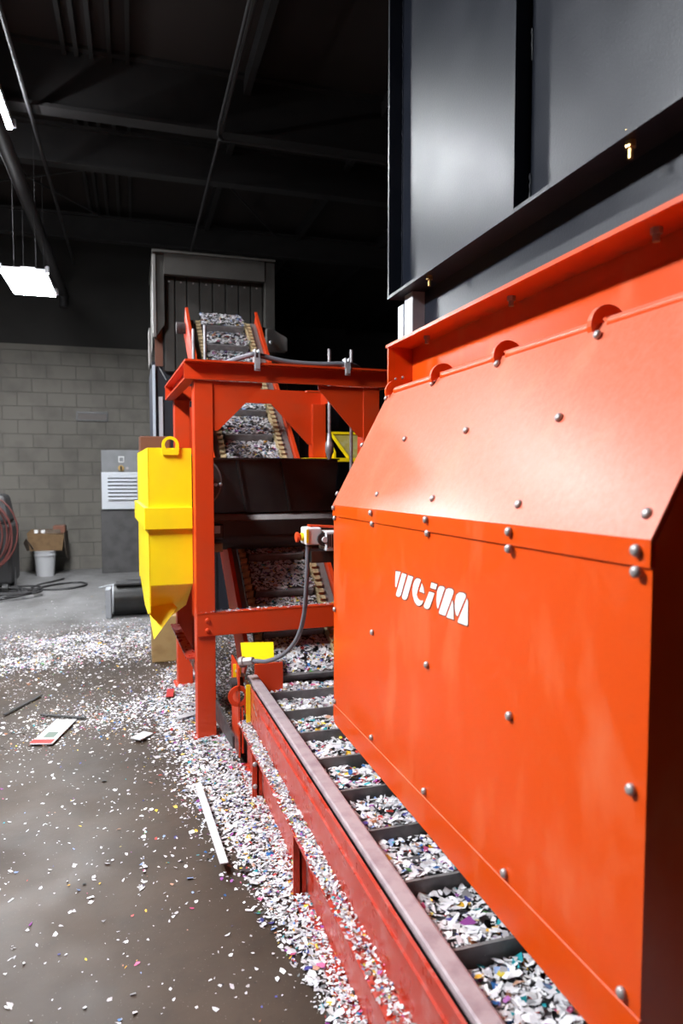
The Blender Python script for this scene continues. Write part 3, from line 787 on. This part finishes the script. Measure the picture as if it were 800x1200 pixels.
# folded underside
t = Y_(); t.slab([(UL, VF + 0.002, ZL), (UR, VF + 0.002, ZL), (UR - 0.02, VF + 0.16, 0.70), (UL + 0.10, VF + 0.24, 0.60), (UL, VF + 0.13, 0.70)], (0, -0.8, -0.6), 0.006)
t.build('underside', YELLOW, yc)
t = Y_(); t.slab([(UL - 0.004, VF + 0.16, 0.75), (UL + 0.02, VF - 0.005, 0.555), (UL + 0.155, VF + 0.10, 0.70), (UL + 0.10, VF + 0.16, 0.75)], (0.3, -0.8, 0.55), 0.006)
t.build('outlet_flap', YELLOW, yc)
# lifting eyes
def eye(u, v):
    t = Y_(); n = 20; prof = []
    cx, cz_, R, r = u, ZT + 0.005, 0.045, 0.029
    for k in range(n + 1):
        a = math.pi * k / n; prof.append((cx + R * math.cos(a), cz_ + 0.012 + R * math.sin(a)))
    prof += [(cx - R, ZT - 0.038), (cx + R, ZT - 0.038)]
    vs = []; fs = []
    # plate with hole: bridge outer outline to inner circle
    outer = []
    m = 40
    for k in range(m):
        a = 2 * math.pi * k / m; c, s_ = math.cos(a), math.sin(a)
        if s_ >= 0: outer.append((cx + R * c, cz_ + 0.012 + R * s_))
        else:
            f = min(R / abs(c) if abs(c) > 1e-6 else 9, 0.055 / abs(s_)); outer.append((cx + f * c, cz_ + 0.012 + f * s_))
    inner = [(cx + r * math.cos(2 * math.pi * k / m), cz_ + 0.012 + r * math.sin(2 * math.pi * k / m)) for k in range(m)]
    for vv in (v, v + 0.012):
        vs += [(p[0], vv, p[1]) for p in outer] + [(p[0], vv, p[1]) for p in inner]
    for k in range(m):
        j = (k + 1) % m
        fs += [(k, j, m + j, m + k), (2 * m + j, 2 * m + k, 3 * m + k, 3 * m + j), (j, k, 2 * m + k, 2 * m + j), (m + k, m + j, 3 * m + j, 3 * m + k)]
    t.add(vs, fs); t.build('lifting_eye', YELLOW, yc)
eye(UL + 0.118, VF - 0.013)
eye(UL + 0.06, VB - 0.02)
t = Y_(); t.box(UL + 0.01, UR - 0.02, VB - 0.10, VB - 0.01, ZT - 0.1, 1.70); t.build('brown_cover', BROWN, yc, bevel=0.008)
tag(MB().box(0.105, 0.40, 5.35, 5.62, 0.0, 0.36).build('waste_bin', BIN, bevel=0.01), 'tan box on the floor below the yellow chute outlet', 'box')

# ------------------------------------------------------------------ emergency stop box and its cable
es = empty('control_station', (0.78, 2.9, 1.09), 'white control box with red emergency stop beside the shredder edge', 'control box')
t = MB(); t.box(0.705, 0.775, 2.86, 2.96, 1.140, 1.215); body = t.build('box_body', WHITE_PLASTIC, es, bevel=0.006)
t = MB(); t.rings([((0.705, 2.91, 1.172), 0.018), ((0.692, 2.91, 1.172), 0.018)], (1, 0, 0), 16); t.build('button_collar', YELLOW, body)
t = MB(); t.rings([((0.694, 2.91, 1.172), 0.015), ((0.684, 2.91, 1.172), 0.015), ((0.682, 2.91, 1.172), 0.022), ((0.672, 2.91, 1.172), 0.022), ((0.668, 2.91, 1.172), 0.012)], (1, 0, 0), 18)
t.build('stop_button', RED_PLASTIC, body, smooth=True)
MB().box(0.706, 0.716, 2.856, 2.8595, 1.150, 1.208).build('yellow_sticker', YELLOW, body)
t = MB(); t.box(0.785, 0.90, 2.83, 2.95, 1.115, 1.200); b2 = t.build('box_body', WHITE_PLASTIC, es, bevel=0.006)
for k in range(3):
    MB().box(0.792 + 0.010 * k, 0.797 + 0.010 * k, 2.8275, 2.8298, 1.130 + 0.004 * (k % 2), 1.188).build('printed_mark', INK, b2)
MB().cyl((0.783, 2.84, 1.165), (0.783, 2.855, 1.165), 0.03, n=16).build('rotary_switch', INK, es)
MB().cyl((0.783, 2.828, 1.165), (0.783, 2.84, 1.165), 0.013, n=12).build('switch_cap', WHITE_PLASTIC, es)
MB().box(0.73, 0.92, 2.86, 2.97, 1.062, 1.112).build('bracket', BLACK_FACE, es)
t = MB(); t.slab([(0.735, 2.90, 1.224), (0.735, 2.96, 1.224), (0.92, 2.96, 1.212), (0.92, 2.90, 1.212)], (0.06, 0, 1), 0.008); t.build('top_strip', RED, es)
pc = smooth_path([(0.722, 2.90, 1.135), (0.722, 2.905, 1.06), (0.722, 2.93, 0.93), (0.722, 2.98, 0.80), (0.705, 3.04, 0.69), (0.66, 3.12, 0.60), (0.60, 3.22, 0.545), (0.555, 3.30, 0.528), (0.512, 3.34, 0.52)], 8)
MB().tube(pc, 0.0105, 10).build('control_cable', HOSE, label='dark cable hanging from the emergency stop to the conveyor', cat='cable', smooth=True)
t = MB(); t.cyl((0.545, 3.31, 0.527), (0.488, 3.355, 0.512), 0.021, n=6); t.cyl((0.505, 3.34, 0.517), (0.49, 3.352, 0.512), 0.027, n=12)
t.build('cable_gland', BOLT, label='metal cable gland at the end of the conveyor rail', cat='fitting')

# ------------------------------------------------------------------ grey hood at the head of the conveyor
hd = empty('discharge_hood', (0.74, 7.0, 0), 'tall grey sheet metal hood behind the head of the conveyor', 'hood')
MB().box(0.284, 1.20, 6.46, 6.52, 3.25, 3.435).build('fascia', HOOD, hd)
MB().box(0.18, 1.30, 6.44, 7.6, 3.436, 3.456).build('roof_sheet', HOOD, hd)
PX = [0.284, 0.384, 0.493, 0.611, 0.731, 0.851, 0.973, 1.088, 1.205]
for a, b in zip(PX[:-1], PX[1:]):
    o = MB().box(a + 0.005, b - 0.005, 6.60, 6.63, 2.40, 3.43).build('front_panel', HOOD, hd, bevel=0.004)
    bolt(((a + b) / 2, 6.60, 3.22), (0, -1, 0), o, bolt_mesh(0.008, 0.008))
MB().box(0.27, 1.22, 6.632, 6.65, 2.40, 3.43).build('backing_sheet', BLACK_FACE, hd)
MB().box(1.205, 1.30, 6.48, 6.60, 2.30, 3.435).build('corner_post', HOOD, hd, bevel=0.004)
MB().box(0.182, 0.212, 6.50, 6.56, 2.69, 3.435).build('corner_post', GREY_PLATE, hd, bevel=0.004)
t = MB(); t.prism([(0.212, 2.70), (0.284, 2.81), (0.284, 3.435), (0.212, 3.435)], 1, 6.52, 6.54); t.build('side_sheet', HOOD, hd)
MB().box(0.19, 0.205, 6.56, 7.6, 2.70, 3.435).build('side_sheet', HOOD, hd)
MB().box(1.285, 1.30, 6.60, 7.6, 2.30, 3.435).build('side_sheet', HOOD, hd)
MB().box(0.20, 0.30, 6.64, 6.66, 2.45, 2.80).build('inner_sheet', BROWN, hd)
MB().box(0.150, 0.168, 6.75, 7.1, 2.48, 2.82).build('side_flap', GREY_PLATE, hd)
MB().box(0.172, 2.0, 6.70, 7.9, 0.0, 2.50).build('lower_body', NAVY, hd)
for k in range(11):
    x = 0.62 + k * 0.12
    MB().box(x, x + 0.015, 6.685, 6.70, 0.0, 2.50).build('body_seam', BLACK_FACE, hd)
MB().box(0.174, 0.198, 6.65, 6.699, 0.0, 2.46).build('pale_post', PALE_POST, hd)
MB().box(0.228, 0.264, 6.67, 6.699, 1.74, 2.17).build('pale_strip', LOUVRE, hd)
t = MB(); t.tube([(0.23, 6.69, 2.46), (0.30, 6.69, 2.33)], 0.005, 6); t.build('stay_wire', GALV, hd)
t = MB(); t.prism([(1.20, 2.60), (1.39, 2.60), (1.39, 2.72), (1.24, 2.80), (1.20, 2.80)], 1, 6.36, 6.47); br = t.build('side_bracket', GREY_PLATE, hd)
bolt((1.235, 6.36, 2.67), (0, -1, 0), br, bolt_mesh(0.016, 0.016, m_=GALV))

# ------------------------------------------------------------------ electrical cabinet on the back wall
cb = empty('louvred_cabinet', (-0.2, 10.6, 0.15), 'grey cabinet with bright louvre panel against the block wall', 'cabinet')
CX0, CX1, CY = -0.447, 0.10, 10.45
MB().box(CX0 - 0.01, CX1 + 0.01, CY, 10.98, 0.93, 1.79).build('cabinet_body', CABINET, cb, bevel=0.006)
MB().box(CX0 - 0.028, CX1 + 0.02, CY + 0.02, 10.98, 0.0, 0.928).build('lower_body', CABINET_LOW, cb, bevel=0.006)
lp = MB().box(CX0 - 0.012, CX1 + 0.01, CY - 0.02, CY - 0.001, 0.935, 1.47).build('louvre_panel', LOUVRE, cb, bevel=0.004)
MB().box(CX0 + 0.075, CX1 - 0.07, CY - 0.024, CY - 0.0205, 1.07, 1.43).build('vent_opening', CABINET_LOW, lp)
for k in range(7):
    z = 1.075 + k * 0.053
    t = MB(); t.slab([(CX0 + 0.075, CY - 0.055, z), (CX1 - 0.07, CY - 0.055, z), (CX1 - 0.07, CY - 0.025, z + 0.036), (CX0 + 0.075, CY - 0.025, z + 0.036)], (0, -0.7, 0.7), 0.004)
    t.build('louvre_slat', LOUVRE, lp)
MB().box(CX0 + 0.225, CX0 + 0.305, CY - 0.012, CY - 0.001, 1.61, 1.70).build('display', WHITE_PLASTIC, cb, bevel=0.003)
MB().box(CX0 + 0.237, CX0 + 0.293, CY - 0.015, CY - 0.012, 1.625, 1.685).build('display_screen', CABINET, cb)
MB().cyl((CX0 + 0.26, CY - 0.03, 1.53), (CX0 + 0.26, CY - 0.001, 1.53), 0.042, n=16).build('switch_plate', BRASS, cb)
MB().box(CX0 + 0.25, CX0 + 0.27, CY - 0.05, CY - 0.03, 1.50, 1.56).build('switch_handle', INK, cb)
MB().cyl((CX0 + 0.345, CY - 0.012, 1.53), (CX0 + 0.345, CY - 0.001, 1.53), 0.02, n=12).build('key_lock', BOLT, cb)

# small slot hatch in the wall
t = MB(); t.box(-0.80, -0.39, YB - 0.022, YB - 0.008, 2.255, 2.355)
wl = t.build('wall_hatch', mat('hatch_fill', (0.13, 0.115, 0.108), 0.8), label='narrow framed slot set into the block wall', cat='hatch')
for (a, b, c, d) in ((-0.82, -0.37, 2.350, 2.378), (-0.82, -0.37, 2.238, 2.258), (-0.82, -0.80, 2.258, 2.350), (-0.39, -0.37, 2.258, 2.350)):
    MB().box(a, b, YB - 0.03, YB - 0.008, c, d).build('hatch_frame', BLACK_FACE, wl)

# bucket with cardboard box on top
bk = empty('bucket', (-1.235, 10.45, 0), 'white plastic bucket under the cardboard box by the wall', 'bucket')
bx_, by_ = -1.235, 10.45
t = MB(); t.rings([((bx_, by_, 0), 0.118), ((bx_, by_, 0.33), 0.143), ((bx_, by_, 0.36), 0.146)], (0, 0, 1), 24); t.build('bucket_body', BUCKET, bk, smooth=True)
for z in (0.29, 0.345):
    t = MB(); t.rings([((bx_, by_, z), 0.150), ((bx_, by_, z + 0.018), 0.152)], (0, 0, 1), 24); t.build('rim', BUCKET, bk, smooth=True)
cbx = empty('cardboard_box', (-1.22, 10.5, 0.364), 'open brown cardboard box of scrap resting on the white bucket', 'box')
t = MB(); t.hexa([(-1.42, 10.36, 0.366), (-1.0, 10.36, 0.366), (-1.0, 10.78, 0.366), (-1.42, 10.78, 0.366)], [(-1.45, 10.33, 0.62), (-0.97, 10.33, 0.58), (-0.97, 10.8, 0.62), (-1.45, 10.8, 0.64)])
t.build('box_body', CARD, cbx)
t = MB(); t.slab([(-1.46, 10.34, 0.55), (-1.36, 10.31, 0.40), (-1.47, 10.45, 0.36), (-1.52, 10.50, 0.47)], (-0.6, -0.7, 0.2), 0.008); t.build('box_flap', CARD_DARK, cbx)
t = MB(); t.slab([(-0.97, 10.33, 0.62), (-0.95, 10.40, 0.30), (-0.95, 10.75, 0.20), (-0.95, 10.75, 0.62)], (1, -0.2, 0), 0.008); t.build('box_flap', CARD_DARK, cbx)
for (x, y, z, w, d, h, m_) in ((-1.32, 10.4, 0.60, 0.30, 0.2, 0.06, CARD_DARK), (-1.12, 10.42, 0.60, 0.16, 0.2, 0.11, BROWN), (-1.36, 10.36, 0.61, 0.05, 0.05, 0.05, WHITE_PLASTIC), (-1.27, 10.36, 0.61, 0.05, 0.05, 0.05, WHITE_PLASTIC)):
    MB().box(x, x + w, y, y + d, z, z + h).build('scrap', m_, cbx, bevel=0.008)

# dark machine with cables at the left edge
wm = empty('welding_cart', (-1.65, 9.2, 0), 'black wheeled machine hung with red cables at the left edge', 'cart')
t = MB(); t.box(-2.1, -1.42, 8.9, 9.5, 0.12, 0.85); t.build('cart_body', RUBBER, wm, bevel=0.04)
t = MB(); t.hexa([(-2.05, 8.95, 0.85), (-1.44, 8.95, 0.85), (-1.44, 9.45, 0.85), (-2.05, 9.45, 0.85)], [(-2.0, 9.0, 1.22), (-1.50, 9.0, 1.20), (-1.50, 9.4, 1.20), (-2.0, 9.4, 1.22)]); t.build('cart_top', RUBBER, wm, bevel=0.05)
for (x, y) in ((-1.5, 8.95), (-2.0, 8.95), (-1.5, 9.45), (-2.0, 9.45)):
    MB().cyl((x - 0.03, y, 0.075), (x + 0.03, y, 0.075), 0.075, n=14).build('wheel', BLACK_FACE, wm, smooth=True)
MB().box(-1.66, -1.56, 8.885, 8.899, 0.30, 0.36).build('badge', WHITE_PLASTIC, wm)
MB().box(-1.72, -1.60, 8.885, 8.899, 0.70, 0.73).build('badge', GALV, wm)
for k in range(6):
    pts = []
    cx, cz_, R1, R2 = -1.66 + random.uniform(-.05, .05), 0.72 + random.uniform(-.05, .05), 0.20 + 0.025 * k, 0.33 + 0.02 * k
    for i in range(25):
        a = 2 * math.pi * i / 24
        pts.append((cx + R1 * math.cos(a), 8.86 - 0.012 * k + 0.01 * math.sin(3 * a), cz_ + R2 * math.sin(a)))
    MB().tube(pts, 0.010, 6).build('coiled_cable', CORD_RED, wm, smooth=True)
def floor_cable(pts, label, r=0.012):
    MB().tube(smooth_path([(x, y, r + 0.001 + z) for (x, y, z) in pts], 8), r, 8).build('floor_cable', RUBBER, label=label, cat='cable', group='black cables lying before the block wall', smooth=True)
floor_cable([(-2.3, 8.85, 0), (-1.75, 8.75, 0), (-1.3, 9.1, 0), (-1.0, 9.5, 0), (-0.72, 9.6, 0), (-0.62, 9.35, 0), (-0.85, 9.1, 0), (-1.2, 9.15, 0), (-1.6, 9.35, 0.02), (-1.9, 9.6, 0.03)], 'black cable lying in the longest loop on the pale floor')
floor_cable([(-2.2, 8.7, 0.0), (-1.7, 8.6, 0), (-1.35, 8.8, 0.0), (-1.2, 9.3, 0.03), (-1.05, 9.8, 0.0), (-0.95, 10.0, 0)], 'black cable running from cart towards the bucket')
floor_cable([(-2.1, 8.5, 0), (-1.6, 8.45, 0), (-1.35, 8.75, 0.02), (-1.4, 9.0, 0.1), (-1.42, 9.1, 0.3)], 'black cable hanging down the side of the dark cart')
coil = []
for i in range(70):
    a = i * 0.4; R1 = 0.22 + 0.16 * abs(math.sin(i * 0.13)) + 0.03 * math.sin(i * 1.7)
    coil.append((-1.58 + 1.3 * R1 * math.cos(a), 8.74 + 0.75 * R1 * math.sin(a), 0.025 + 0.05 * (i / 70) + 0.012 * math.sin(i * 0.9)))
floor_cable(coil, 'tangled coil of black cable heaped at the foot of the cart')

# black drum near the chute
dr = empty('black_canister', (-0.05, 7.3, 0), 'black lying canister with pale left end near the yellow chute', 'canister')
t = MB(); t.rings([((-0.22, 7.3, 0.165), 0.16), ((0.18, 7.3, 0.165), 0.16)], (1, 0, 0), 24); t.build('canister_body', BLACK_FACE, dr, smooth=True)
t = MB(); t.rings([((-0.235, 7.3, 0.165), 0.150), ((-0.2205, 7.3, 0.165), 0.156)], (1, 0, 0), 24); t.build('end_cap', FOAM, dr)
t = MB(); t.box(-0.20, 0.05, 7.2, 7.36, 0.315, 0.345); t.build('carry_handle', RUBBER, dr, bevel=0.01)
MB().box(-0.30, -0.245, 7.15, 7.35, 0.0, 0.29).build('foam_block', FOAM, bevel=0.005, label='pale grey block standing beside the black canister', cat='block')
t = MB(); t.slab([(-0.02, 7.5, 0.02), (0.24, 7.5, 0.02), (0.24, 9.6, 0.02), (-0.14, 9.6, 0.02)], (0, 0, 1), 0.018)  # flat black sheet, wider towards the back
t.build('dark_floor_sheet', BLACK_FACE, label='flat black sheet on the floor behind the yellow chute', cat='mat')

# ------------------------------------------------------------------ plastic flakes
PAL = np.array([
    (0.74, 0.72, 0.75), (0.70, 0.70, 0.73), (0.66, 0.64, 0.66), (0.80, 0.79, 0.80), (0.58, 0.57, 0.60), (0.75, 0.73, 0.72), (0.72, 0.70, 0.71), (0.77, 0.76, 0.78),
    (0.30, 0.29, 0.30), (0.05, 0.05, 0.055), (0.02, 0.02, 0.02), (0.50, 0.04, 0.03), (0.75, 0.42, 0.03), (0.70, 0.55, 0.05), (0.03, 0.16, 0.45),
    (0.05, 0.05, 0.25), (0.02, 0.35, 0.40), (0.30, 0.05, 0.30), (0.65, 0.10, 0.25), (0.10, 0.30, 0.08), (0.30, 0.12, 0.05), (0.55, 0.30, 0.20), (0.25, 0.35, 0.60)])
PW_ = np.array([16, 15, 10, 14, 7, 10, 10, 11, 4, 3.0, 2.6, 2.0, 2.4, 1.7, 2.0, 2.2, 1.5, 1.8, 1.2, 0.8, 2.0, 1.8, 2.0]); PW_ = PW_ / PW_.sum()


PB_ = PW_.copy(); PB_[8:11] *= 0.35; PB_[20] *= 0.5; PB_ = PB_ / PB_.sum()


def flakes(name, P, size, tilt, label, parent=None, cat='flakes', normal=None, dark=0.0, weights=None):
    """P: Nx3 positions, size: N, tilt: max tilt in radians"""
    n = len(P)
    k = 5
    ang = rng.uniform(0, 2 * np.pi, n)[:, None] + np.linspace(0, 2 * np.pi, k, endpoint=False)[None] + rng.uniform(-0.45, 0.45, (n, k))
    rad = size[:, None] * rng.uniform(0.35, 1.0, (n, k))
    asp = rng.uniform(0.35, 1.0, n)[:, None]
    rot = rng.uniform(0, 2 * np.pi, n)[:, None]
    u = rad * np.cos(ang); w = rad * np.sin(ang) * asp
    u, w = u * np.cos(rot) - w * np.sin(rot), u * np.sin(rot) + w * np.cos(rot)
    # tilt frame
    ta = rng.uniform(0, 2 * np.pi, n); tt = tilt * np.sqrt(rng.uniform(0, 1, n))
    nz = np.stack([np.sin(tt) * np.cos(ta), np.sin(tt) * np.sin(ta), np.cos(tt)], 1)
    if normal is not None:
        c, s = math.cos(normal), math.sin(normal)       # rotate about x
        nz = np.stack([nz[:, 0], nz[:, 1] * c - nz[:, 2] * s, nz[:, 1] * s + nz[:, 2] * c], 1)
    ax = np.tile(np.array([[1.0, 0.13, 0.07]]), (n, 1)); ax -= nz * (ax * nz).sum(1)[:, None]; ax /= np.linalg.norm(ax, axis=1)[:, None]
    ay = np.cross(nz, ax)
    curl = rng.uniform(-0.25, 0.35, n)[:, None] * (u * u) / size[:, None]
    Vv = P[:, None, :] + u[..., None] * ax[:, None] + w[..., None] * ay[:, None] + curl[..., None] * nz[:, None]
    Vv = Vv.reshape(-1, 3)
    c = Vv.min(0) * 0.5 + Vv.max(0) * 0.5; c[2] = Vv[:, 2].min()
    me = bpy.data.meshes.new(name)
    me.vertices.add(n * k); me.vertices.foreach_set('co', (Vv - c).astype(np.float32).ravel())
    me.loops.add(n * k); me.loops.foreach_set('vertex_index', np.arange(n * k, dtype=np.int32))
    me.polygons.add(n); me.polygons.foreach_set('loop_start', np.arange(0, n * k, k, dtype=np.int32))
    me.update(calc_edges=True)
    colr = PAL[rng.choice(len(PAL), n, p=PW_ if weights is None else weights)] * rng.uniform(0.72, 1.0, (n, 1))
    at = me.attributes.new('flake', 'FLOAT_COLOR', 'FACE')
    at.data.foreach_set('color', np.concatenate([np.clip(colr, 0, 1), np.ones((n, 1))], 1).astype(np.float32).ravel())
    me.materials.append(FLAKE)
    o = bpy.data.objects.new(name, me)
    place(o, parent, c)
    return tag(o, label, cat, kind='stuff')


def vnoise(x, y, s, seed):
    r = np.random.default_rng(seed); g = r.uniform(0, 1, (64, 64))
    x = x / s + 20; y = y / s + 20
    i = np.floor(x).astype(int); j = np.floor(y).astype(int); fx_ = x - i; fy = y - j
    fx_ = fx_ * fx_ * (3 - 2 * fx_); fy = fy * fy * (3 - 2 * fy)
    i %= 63; j %= 63
    return (g[i, j] * (1 - fx_) + g[i + 1, j] * fx_) * (1 - fy) + (g[i, j + 1] * (1 - fx_) + g[i + 1, j + 1] * fx_) * fy


def floor_density(x, y):
    n1 = vnoise(x, y, 0.35, 3); n2 = vnoise(x, y, 0.12, 5); n3 = vnoise(x, y, 0.9, 8)
    d = 0.005 + 0.016 * n2 ** 2
    # drift beside the conveyor beam, widest at the foot of the gantry
    edge = 0.50 + KX * (y - 2)
    w = np.interp(y, [1.2, 1.7, 2.1, 2.6, 3.1, 3.6, 4.2, 5.0], [0.03, 0.05, 0.12, 0.19, 0.23, 0.27, 0.26, 0.22]) * (0.75 + 0.5 * n1)
    t = np.clip((edge - x) / w, 0, 3)
    d = d + np.where(x < edge + 0.02, 0.95 * np.exp(-t ** 4 * 1.1), 0) * np.clip((y - 1.2) / 0.5, 0, 1) * (y < 5.2)
    d = d + np.where(x < edge + 0.02, 0.035 * np.exp(-(t / 2.2) ** 2), 0) * (y < 5.2)
    # thin trail across in front of the gantry
    yt = 4.15 + 0.35 * (x + 0.4) + 0.15 * (n3 - .5)
    d = d + 0.26 * np.exp(-((y - yt) / 0.30) ** 2) * np.clip((x + 0.75) / 0.3, 0, 1) * (0.35 + 1.1 * n1)
    # wide spill beyond
    y0 = 6.15 + 0.3 * (n3 - 0.5)
    d = d + 0.50 * np.exp(-np.abs((y - y0) / 0.62) ** 3) * (0.25 + 1.0 * n1) * (0.5 + n2) * (x < 0.6)
    d = d + 0.05 * np.exp(-((y - 5.2) / 0.9) ** 2) * (0.3 + n1)
    d = d * np.where(y > 7.4, np.clip(1 - (y - 7.4) / 1.2, 0.0, 1), 1)
    # filled crack
    cxp = np.interp(y, [1.6, 2.1, 2.5, 2.75, 3.0, 3.3], [-0.06, -0.05, 0.0, -0.01, 0.03, 0.09])
    d = d + 0.30 * np.exp(-((x - cxp - 0.05 * (n1 - 0.5)) / 0.007) ** 2) * (y < 3.2) * (n2 > 0.5)
    return np.clip(d, 0, 1)


N = 560000
x = rng.uniform(-3.2, 0.62, N); y = 1.0 + 7.6 * rng.uniform(0, 1, N)
keep = rng.uniform(0, 1, N) < floor_density(x, y)
# clear of the gantry's front post and the bin
x, y = x[keep], y[keep]
dn = floor_density(x, y)
z = 0.003 + rng.uniform(0, 1, len(x)) * np.clip(dn - 0.35, 0, 1) * 0.028
sz = 0.0045 + 0.0105 * rng.uniform(0, 1, len(x)) ** 2.2 + 0.012 * (rng.uniform(0, 1, len(x)) > 0.97)
sz = sz * np.where(dn > 0.3, 1.25, 1.0)
flakes('floor_flakes', np.stack([x, y, z], 1), sz, 0.45, 'shredded white and coloured plastic flakes strewn over the concrete floor')
# under and around the gantry's feet, behind
N = 9000
x = rng.uniform(0.40, 1.5, N); y = rng.uniform(3.75, 6.2, N)
flakes('floor_flakes', np.stack([x, y, 0.003 + rng.uniform(0, 0.02, N)], 1), rng.uniform(0.006, 0.016, N), 0.5, 'plastic flakes heaped on the floor beneath the climbing conveyor')

# ledge and foot of the conveyor beam
N = 13000
y = rng.uniform(0.4, 3.28, N); dens = np.interp(y, [0.4, 1.2, 1.7, 1.9, 3.3], [0.12, 0.22, 0.30, 0.95, 1.0]) * (0.55 + 0.6 * vnoise(y, y * 0, 0.07, 21))
k = rng.uniform(0, 1, N) < dens; y = y[k]
x = fx(0.531, y) + rng.normal(0, 0.013, len(y)).clip(-0.028, 0.024)
flakes('ledge_flakes', np.stack([x, y, LZ + 0.002 + rng.uniform(0, 0.016, len(y))], 1), rng.uniform(0.004, 0.012, len(y)), 0.6, 'plastic flakes lying along the ledge of the conveyor beam')
N = 3600
y = rng.uniform(0.8, 3.2, N); y = y[rng.uniform(0, 1, N) < np.interp(y, [0.8, 1.5, 1.9, 2.1, 2.6, 3.2], [0.5, 0.8, 0.35, 0.4, 1, 1])]
x = fx(0.523, y) + rng.uniform(-0.02, 0.024, len(y))
flakes('foot_flakes', np.stack([x, y, 0.014 + rng.uniform(0, 0.012, len(y))], 1), rng.uniform(0.005, 0.013, len(y)), 0.5, 'plastic flakes caught on the bottom flange of the conveyor beam')
# cross beam of the gantry
N = 260
u = rng.uniform(0.05, 0.9, N) ** 1.3; v = rng.uniform(0.0, 0.055, N)
P = np.array([tuple(GM @ Vector((a, b - 0.01, 0.699 + random.uniform(0, 0.008)))) for a, b in zip(u, v)])
flakes('beam_flakes', P, rng.uniform(0.005, 0.012, N), 0.6, 'few plastic flakes on the lower cross beam of the gantry')

# flakes carried on the belt: pockets between cleats
Pn = []; S = []
for y in FLAT_CL:
    if y < -0.4: continue
    n = 1250
    a = rng.uniform(0, 1, n); b = rng.uniform(0, 1, n)
    yy = y + 0.014 + a * (PITCHC - 0.02)
    top = 0.330 - 0.040 * a ** 1.2 + 0.018 * (vnoise(b * 3 + y, a * 3, 0.35, 9) - 0.5)
    zz = top - 0.022 * rng.uniform(0, 1, n) ** 2
    xx = fx(0.672, y) + b * 0.545
    bare = vnoise(xx, yy, 0.13, 33)
    k = (bare + 0.25 * rng.uniform(0, 1, n) > 0.22) | (rng.uniform(0, 1, n) < 0.4)
    Pn.append(np.stack([xx, yy, zz], 1)[k]); S.append((0.007 + 0.021 * rng.uniform(0, 1, n) ** 1.5)[k])
flakes('belt_flakes', np.concatenate(Pn), np.concatenate(S), 0.5, 'plastic flakes lying between the cleats of the level belt', weights=PB_)
Pn = []; S = []
for y in INC_CL:
    n = 1000
    a = rng.uniform(0, 1, n); b = rng.uniform(0, 1, n)
    yy = y + 0.012 + a * (PITCHC * math.cos(IA) - 0.016)
    hn = 0.066 - 0.058 * a ** 1.1 + 0.02 * (vnoise(b * 3 + y, a * 3, 0.35, 19) - 0.5)
    hn = hn.clip(0.006, 0.08)
    xx = ix(BX0 + 0.004, y) + b * (BX1 - BX0 - 0.008)
    Pn.append(np.stack([xx, yy - hn * math.sin(IA), IZ + SL * (yy - IY) + hn * math.cos(IA)], 1)); S.append(0.007 + 0.019 * rng.uniform(0, 1, n) ** 1.5)
flakes('belt_flakes', np.concatenate(Pn), np.concatenate(S), 0.5, 'plastic flakes riding up the climbing part of the belt', weights=PB_, normal=IA * 0.45)

# larger scraps on the floor
def strip(name, a, b, w, m_, label, z=0.014, cat='strip', t=0.004):
    a = Vector((*a, 0)); b = Vector((*b, 0)); d = (b - a).normalized(); nrm = Vector((-d.y, d.x, 0)) * w / 2
    zz = Vector((0, 0, z))
    return MB().slab([a - nrm + zz, b - nrm + zz, b + nrm + zz, a + nrm + zz], (0, 0, 1), t).build(name, m_, label=label, cat=cat)
WHITE_CARD = mat('white_card', (0.46, 0.455, 0.46), 0.6)
strip('plastic_strip', (0.252, 3.09), (0.287, 2.41), 0.030, WHITE_CARD, 'long white strip lying on the floor beside the flakes', z=0.046)
ls = strip('label_strip', (-0.50, 3.87), (-0.405, 4.22), 0.120, WHITE_CARD, 'white label strip with a red end lying on the floor', cat='label')
t = MB(); t.slab([(-0.560, 3.895, 0.0155), (-0.449, 3.865, 0.0155), (-0.436, 3.912, 0.0155), (-0.547, 3.942, 0.0155)], (0, 0, 1), 0.001); t.build('red_end', mat('label_red', (0.38, 0.015, 0.01), 0.6), ls)
t = MB(); t.slab([(-0.50, 3.96, 0.0155), (-0.445, 3.945, 0.0155), (-0.425, 4.02, 0.0155), (-0.48, 4.035, 0.0155)], (0, 0, 1), 0.001); t.build('printed_panel', mat('label_print', (0.12, 0.16, 0.13), 0.6), ls)
strip('dark_splinter', (-0.77, 4.42), (-0.60, 4.75), 0.018, INK, 'thin black splinter pointing away from the white label strip', cat='splinter')
strip('dark_splinter', (-0.56, 4.36), (-0.30, 4.22), 0.022, INK, 'thin black splinter lying just behind the white label strip', cat='splinter')
strip('bent_scrap', (-0.02, 3.78), (0.05, 3.86), 0.07, WHITE_CARD, 'folded white scrap before the foot of the gantry post', z=0.02, cat='scrap')
strip('red_scrap', (0.19, 4.42), (0.205, 4.58), 0.045, mat('scrap_red', (0.4, 0.02, 0.02), 0.4), 'dark red scrap standing near the rear gantry post', z=0.03, cat='scrap')
strip('grey_strip', (0.22, 4.02), (0.38, 4.10), 0.05, GALV, 'grey metal strip on the floor beside the front gantry post', z=0.03)
strip('grey_stick', (-0.36, 7.28), (-0.14, 7.55), 0.02, LOUVRE, 'pale stick lying beside the grey block and canister', z=0.30, cat='stick')
